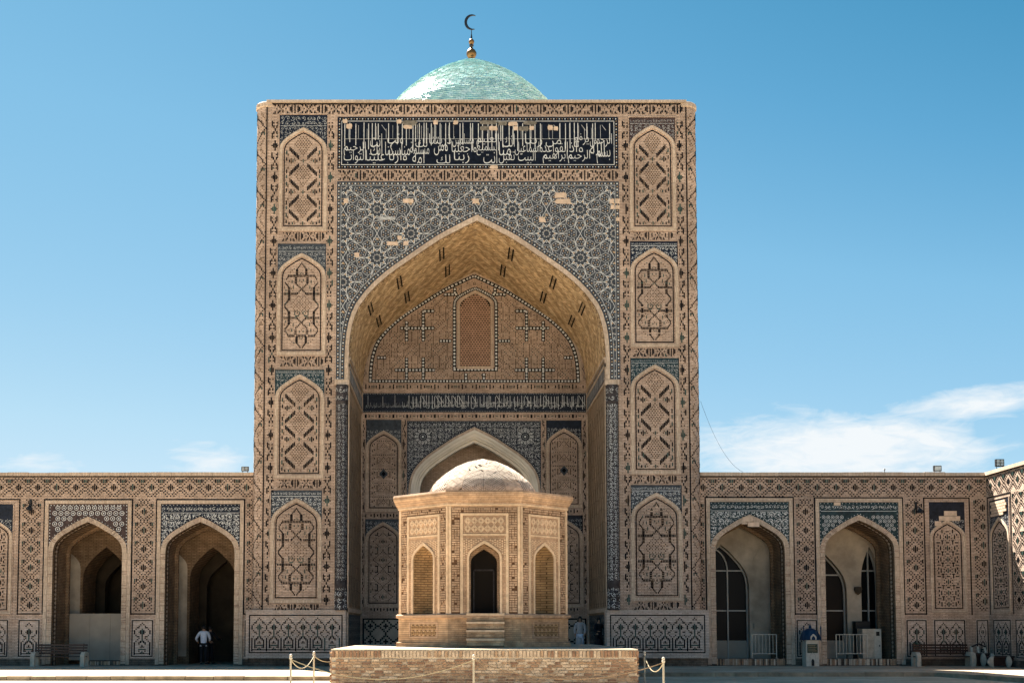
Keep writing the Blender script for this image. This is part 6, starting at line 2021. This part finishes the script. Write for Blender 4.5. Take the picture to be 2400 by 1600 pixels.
def rope(a, b, sag, label, m='rope', r=.012):
    mb = MB(); n = 24; pts = []
    for k in range(n + 1):
        t = k / n; p = a + (b - a) * t; pts.append(p + Vector((0, 0, -4 * sag * t * (1 - t))))
    mb.tube(pts, r, m, n=6); o = mb.build('rope'); tag(o, label, 'rope', 'ropes slung between the posts')
rope(posts['A'], posts['C'], .52, 'pale rope sagging across the left half of the platform front')
rope(posts['C'], posts['E'], .46, 'worn dark-flecked rope sagging across the right half of the platform front', 'roped', .014)
rope(posts['A'], posts['B'], .30, 'short pale rope between the two left posts')
rope(posts['D'], posts['E'], .35, 'short pale rope between the two right posts')
rope(posts['B'], Vector((x0 - .1, 39.5, .85)), .25, 'pale rope running back from the thin left post beside the platform')
rope(posts['D'], Vector((x1 + .12, 40.5, .85)), .2, 'pale rope running back from the right post beside the platform edge')

# ================================================================= PEOPLE
def skinned(name, joints, edges, m, parent, sub=2):
    me = bpy.data.meshes.new(name); off = Vector(parent.location)
    me.from_pydata([tuple(Vector(j[0]) - off) for j in joints], edges, [])
    o = bpy.data.objects.new(name, me); COL.objects.link(o)
    sk = o.modifiers.new('s', 'SKIN')
    for i, j in enumerate(joints):
        r = j[1]; me.skin_vertices[0].data[i].radius = r if isinstance(r, tuple) else (r, r)
    me.skin_vertices[0].data[0].use_root = True
    ss = o.modifiers.new('u', 'SUBSURF'); ss.levels = sub; ss.render_levels = sub
    dg = bpy.context.evaluated_depsgraph_get()
    m2 = bpy.data.meshes.new_from_object(o.evaluated_get(dg))
    bpy.data.objects.remove(o)
    m2.materials.clear(); m2.materials.append(M[m]); m2.polygons.foreach_set('use_smooth', [True] * len(m2.polygons))
    o2 = bpy.data.objects.new(name, m2); COL.objects.link(o2); o2.parent = parent
    return o2
def person(loc, face, H, label, top, bottom, robe=False, arms=((.05, .0), (.05, .0)), step=.06):
    """face: heading angle (0 = away from the camera, +y); arms: (outward, forward) lift for left, right"""
    t = thing('person', label, 'person', loc)
    s = H / 1.75; ca, sa = math.cos(face), math.sin(face)
    def w(x, y, z): return (loc[0] + s * (x * ca - y * sa), loc[1] + s * (x * sa + y * ca), loc[2] + s * z)
    def arm(sd, o_, f_):
        sh = (sd * .19, 0, 1.42); el = (sd * (.25 + o_), f_ * .35, 1.14 + f_ * .05); wr = (sd * (.22 + o_ * .7), .05 + f_ * .8, .92 + f_ * .45)
        return sh, el, wr
    LA, RA = arm(-1, *arms[0]), arm(1, *arms[1])
    J = [((0, 0, .96), (.14, .10)), ((0, 0, 1.15), (.135, .095)), ((0, 0, 1.34), (.16, .10)), ((0, 0, 1.46), (.075, .07)), ((0, 0, 1.54), .052), ((0, .01, 1.62), (.078, .09)), ((0, .015, 1.70), (.07, .08)),
         (LA[0], .055), (LA[1], .042), (LA[2], .030), (RA[0], .055), (RA[1], .042), (RA[2], .030),
         ((-.09, 0, .90), .09), ((-.10, step, .50), .06), ((-.10, -step * .6, .09), .042), ((-.10, -step * .6 + .14, .035), .035),
         ((.09, 0, .90), .09), ((.10, -step * .3, .50), .06), ((.10, step * 1.2, .09), .042), ((.10, step * 1.2 + .14, .035), .035)]
    E_ = [(0, 1), (1, 2), (2, 3), (3, 4), (4, 5), (5, 6), (3, 7), (7, 8), (8, 9), (3, 10), (10, 11), (11, 12), (0, 13), (13, 14), (14, 15), (15, 16), (0, 17), (17, 18), (18, 19), (19, 20)]
    for (wr, el) in ((9, 8), (12, 11)):
        a, b = Vector(J[el][0]), Vector(J[wr][0]); d = (b - a).normalized()
        J.append((tuple(b + d * .07), (.034, .020))); E_.append((wr, len(J) - 1)); pi = len(J) - 1
        sdx = Vector((0, 1, 0)).cross(d).normalized() if abs(d.y) < .9 else Vector((1, 0, 0))
        for q in (-1.5, -.5, .5, 1.5):
            J.append((tuple(b + d * (.155 - .01 * abs(q)) + sdx * q * .016), .0085)); E_.append((pi, len(J) - 1))
        J.append((tuple(b + d * .06 + sdx * .05), .010)); E_.append((wr, len(J) - 1))
    body = skinned('body', [(w(*p), (r if not isinstance(r, tuple) else (r[0] * s, r[1] * s)) if isinstance(r, tuple) else r * s) for p, r in J], E_, 'skin', t)
    # clothes
    up = [0, 1, 2, 3, 7, 8, 9, 10, 11, 12]; mp = {a: i for i, a in enumerate(up)}
    g = lambda r, k: tuple(x * s + k for x in r) if isinstance(r, tuple) else r * s + k
    js = [(w(*J[i][0]), g(J[i][1], .022 if i not in (9, 12) else .016)) for i in up]
    js.append((w(0, 0, .84 if not robe else .35), g((.155, .125) if not robe else (.24, .2), .02)))
    es = [(mp[a], mp[b]) for a, b in E_ if a in mp and b in mp] + [(0, len(js) - 1)]
    skinned('robe' if robe else 'shirt', js, es, top, t)
    lo = [0, 13, 14, 15, 17, 18, 19]; mp = {a: i for i, a in enumerate(lo)}
    js = [(w(*J[i][0]), g(J[i][1], .02)) for i in lo]; es = [(mp[a], mp[b]) for a, b in E_ if a in mp and b in mp]
    skinned('trousers', js, es, bottom, t)
    for i in (15, 19):
        p = J[i][0]
        skinned('shoe', [(w(p[0], p[1] - .04, .045), .05 * s), (w(p[0], p[1] + .16, .04), .042 * s)], [(0, 1)], 'black', t)
    mb = MB(); c = w(0, -.005, 1.66)
    n = 14
    for j in range(7):
        for k in range(n):
            q = []
            for (jj, kk) in ((j, k), (j, k + 1), (j + 1, k + 1), (j + 1, k)):
                ph = math.pi * .66 * jj / 7; th = 2 * math.pi * kk / n
                yy = -math.cos(th) * math.sin(ph); front = max(0, -yy * -1)
                x = .098 * math.sin(th) * math.sin(ph); y = .115 * yy - .012; z = .125 * math.cos(ph)
                if y > .055 and z < .05: y = .055
                q.append(w(x, y, 1.66 + z))
            mb.poly(q, 'hair')
    mb.build('hair', t, smooth=True)
    # face
    mb = MB()
    for sd in (-1, 1):
        mb.tube([w(sd * .035, .085, 1.645), w(sd * .035, .101, 1.645)], .009, 'hair'); 
        mb.tube([w(sd * .088, 0, 1.66), w(sd * .100, -.005, 1.62)], .014, 'skin')
    mb.tube([w(0, .09, 1.65), w(0, .118, 1.615)], .012, 'skin'); mb.tube([w(-.025, .098, 1.58), w(.025, .098, 1.58)], .006, 'pot')
    mb.build('face', t)
    return t
YP = 54.3
person(((479 - VPX) / FOC * YP, YP, .02), R(8), 1.74, 'person in white shirt and black trousers seen from behind in the open arch', 'shirt', 'blackc', arms=((.10, .25), (.02, .30)))
person(((494 - VPX) / FOC * 55.1, 55.1, .02), R(-20), 1.70, 'person in black clothes half hidden beside the white-shirted person', 'blackc', 'blackc', arms=((.02, .2), (.08, .5)))
person((5.72, 55.2, .42), R(170), 1.74, 'person in a long pale grey robe and white trousers beside the pavilion', 'robe', 'shirt', robe=True, arms=((.0, .1), (.0, .1)))
person((6.35, 53.3, .42), R(200), 1.66, 'person in dark clothes standing by the right side wall of the recess', 'blackc', 'blackc', robe=True, arms=((.10, .3), (.04, .5)))
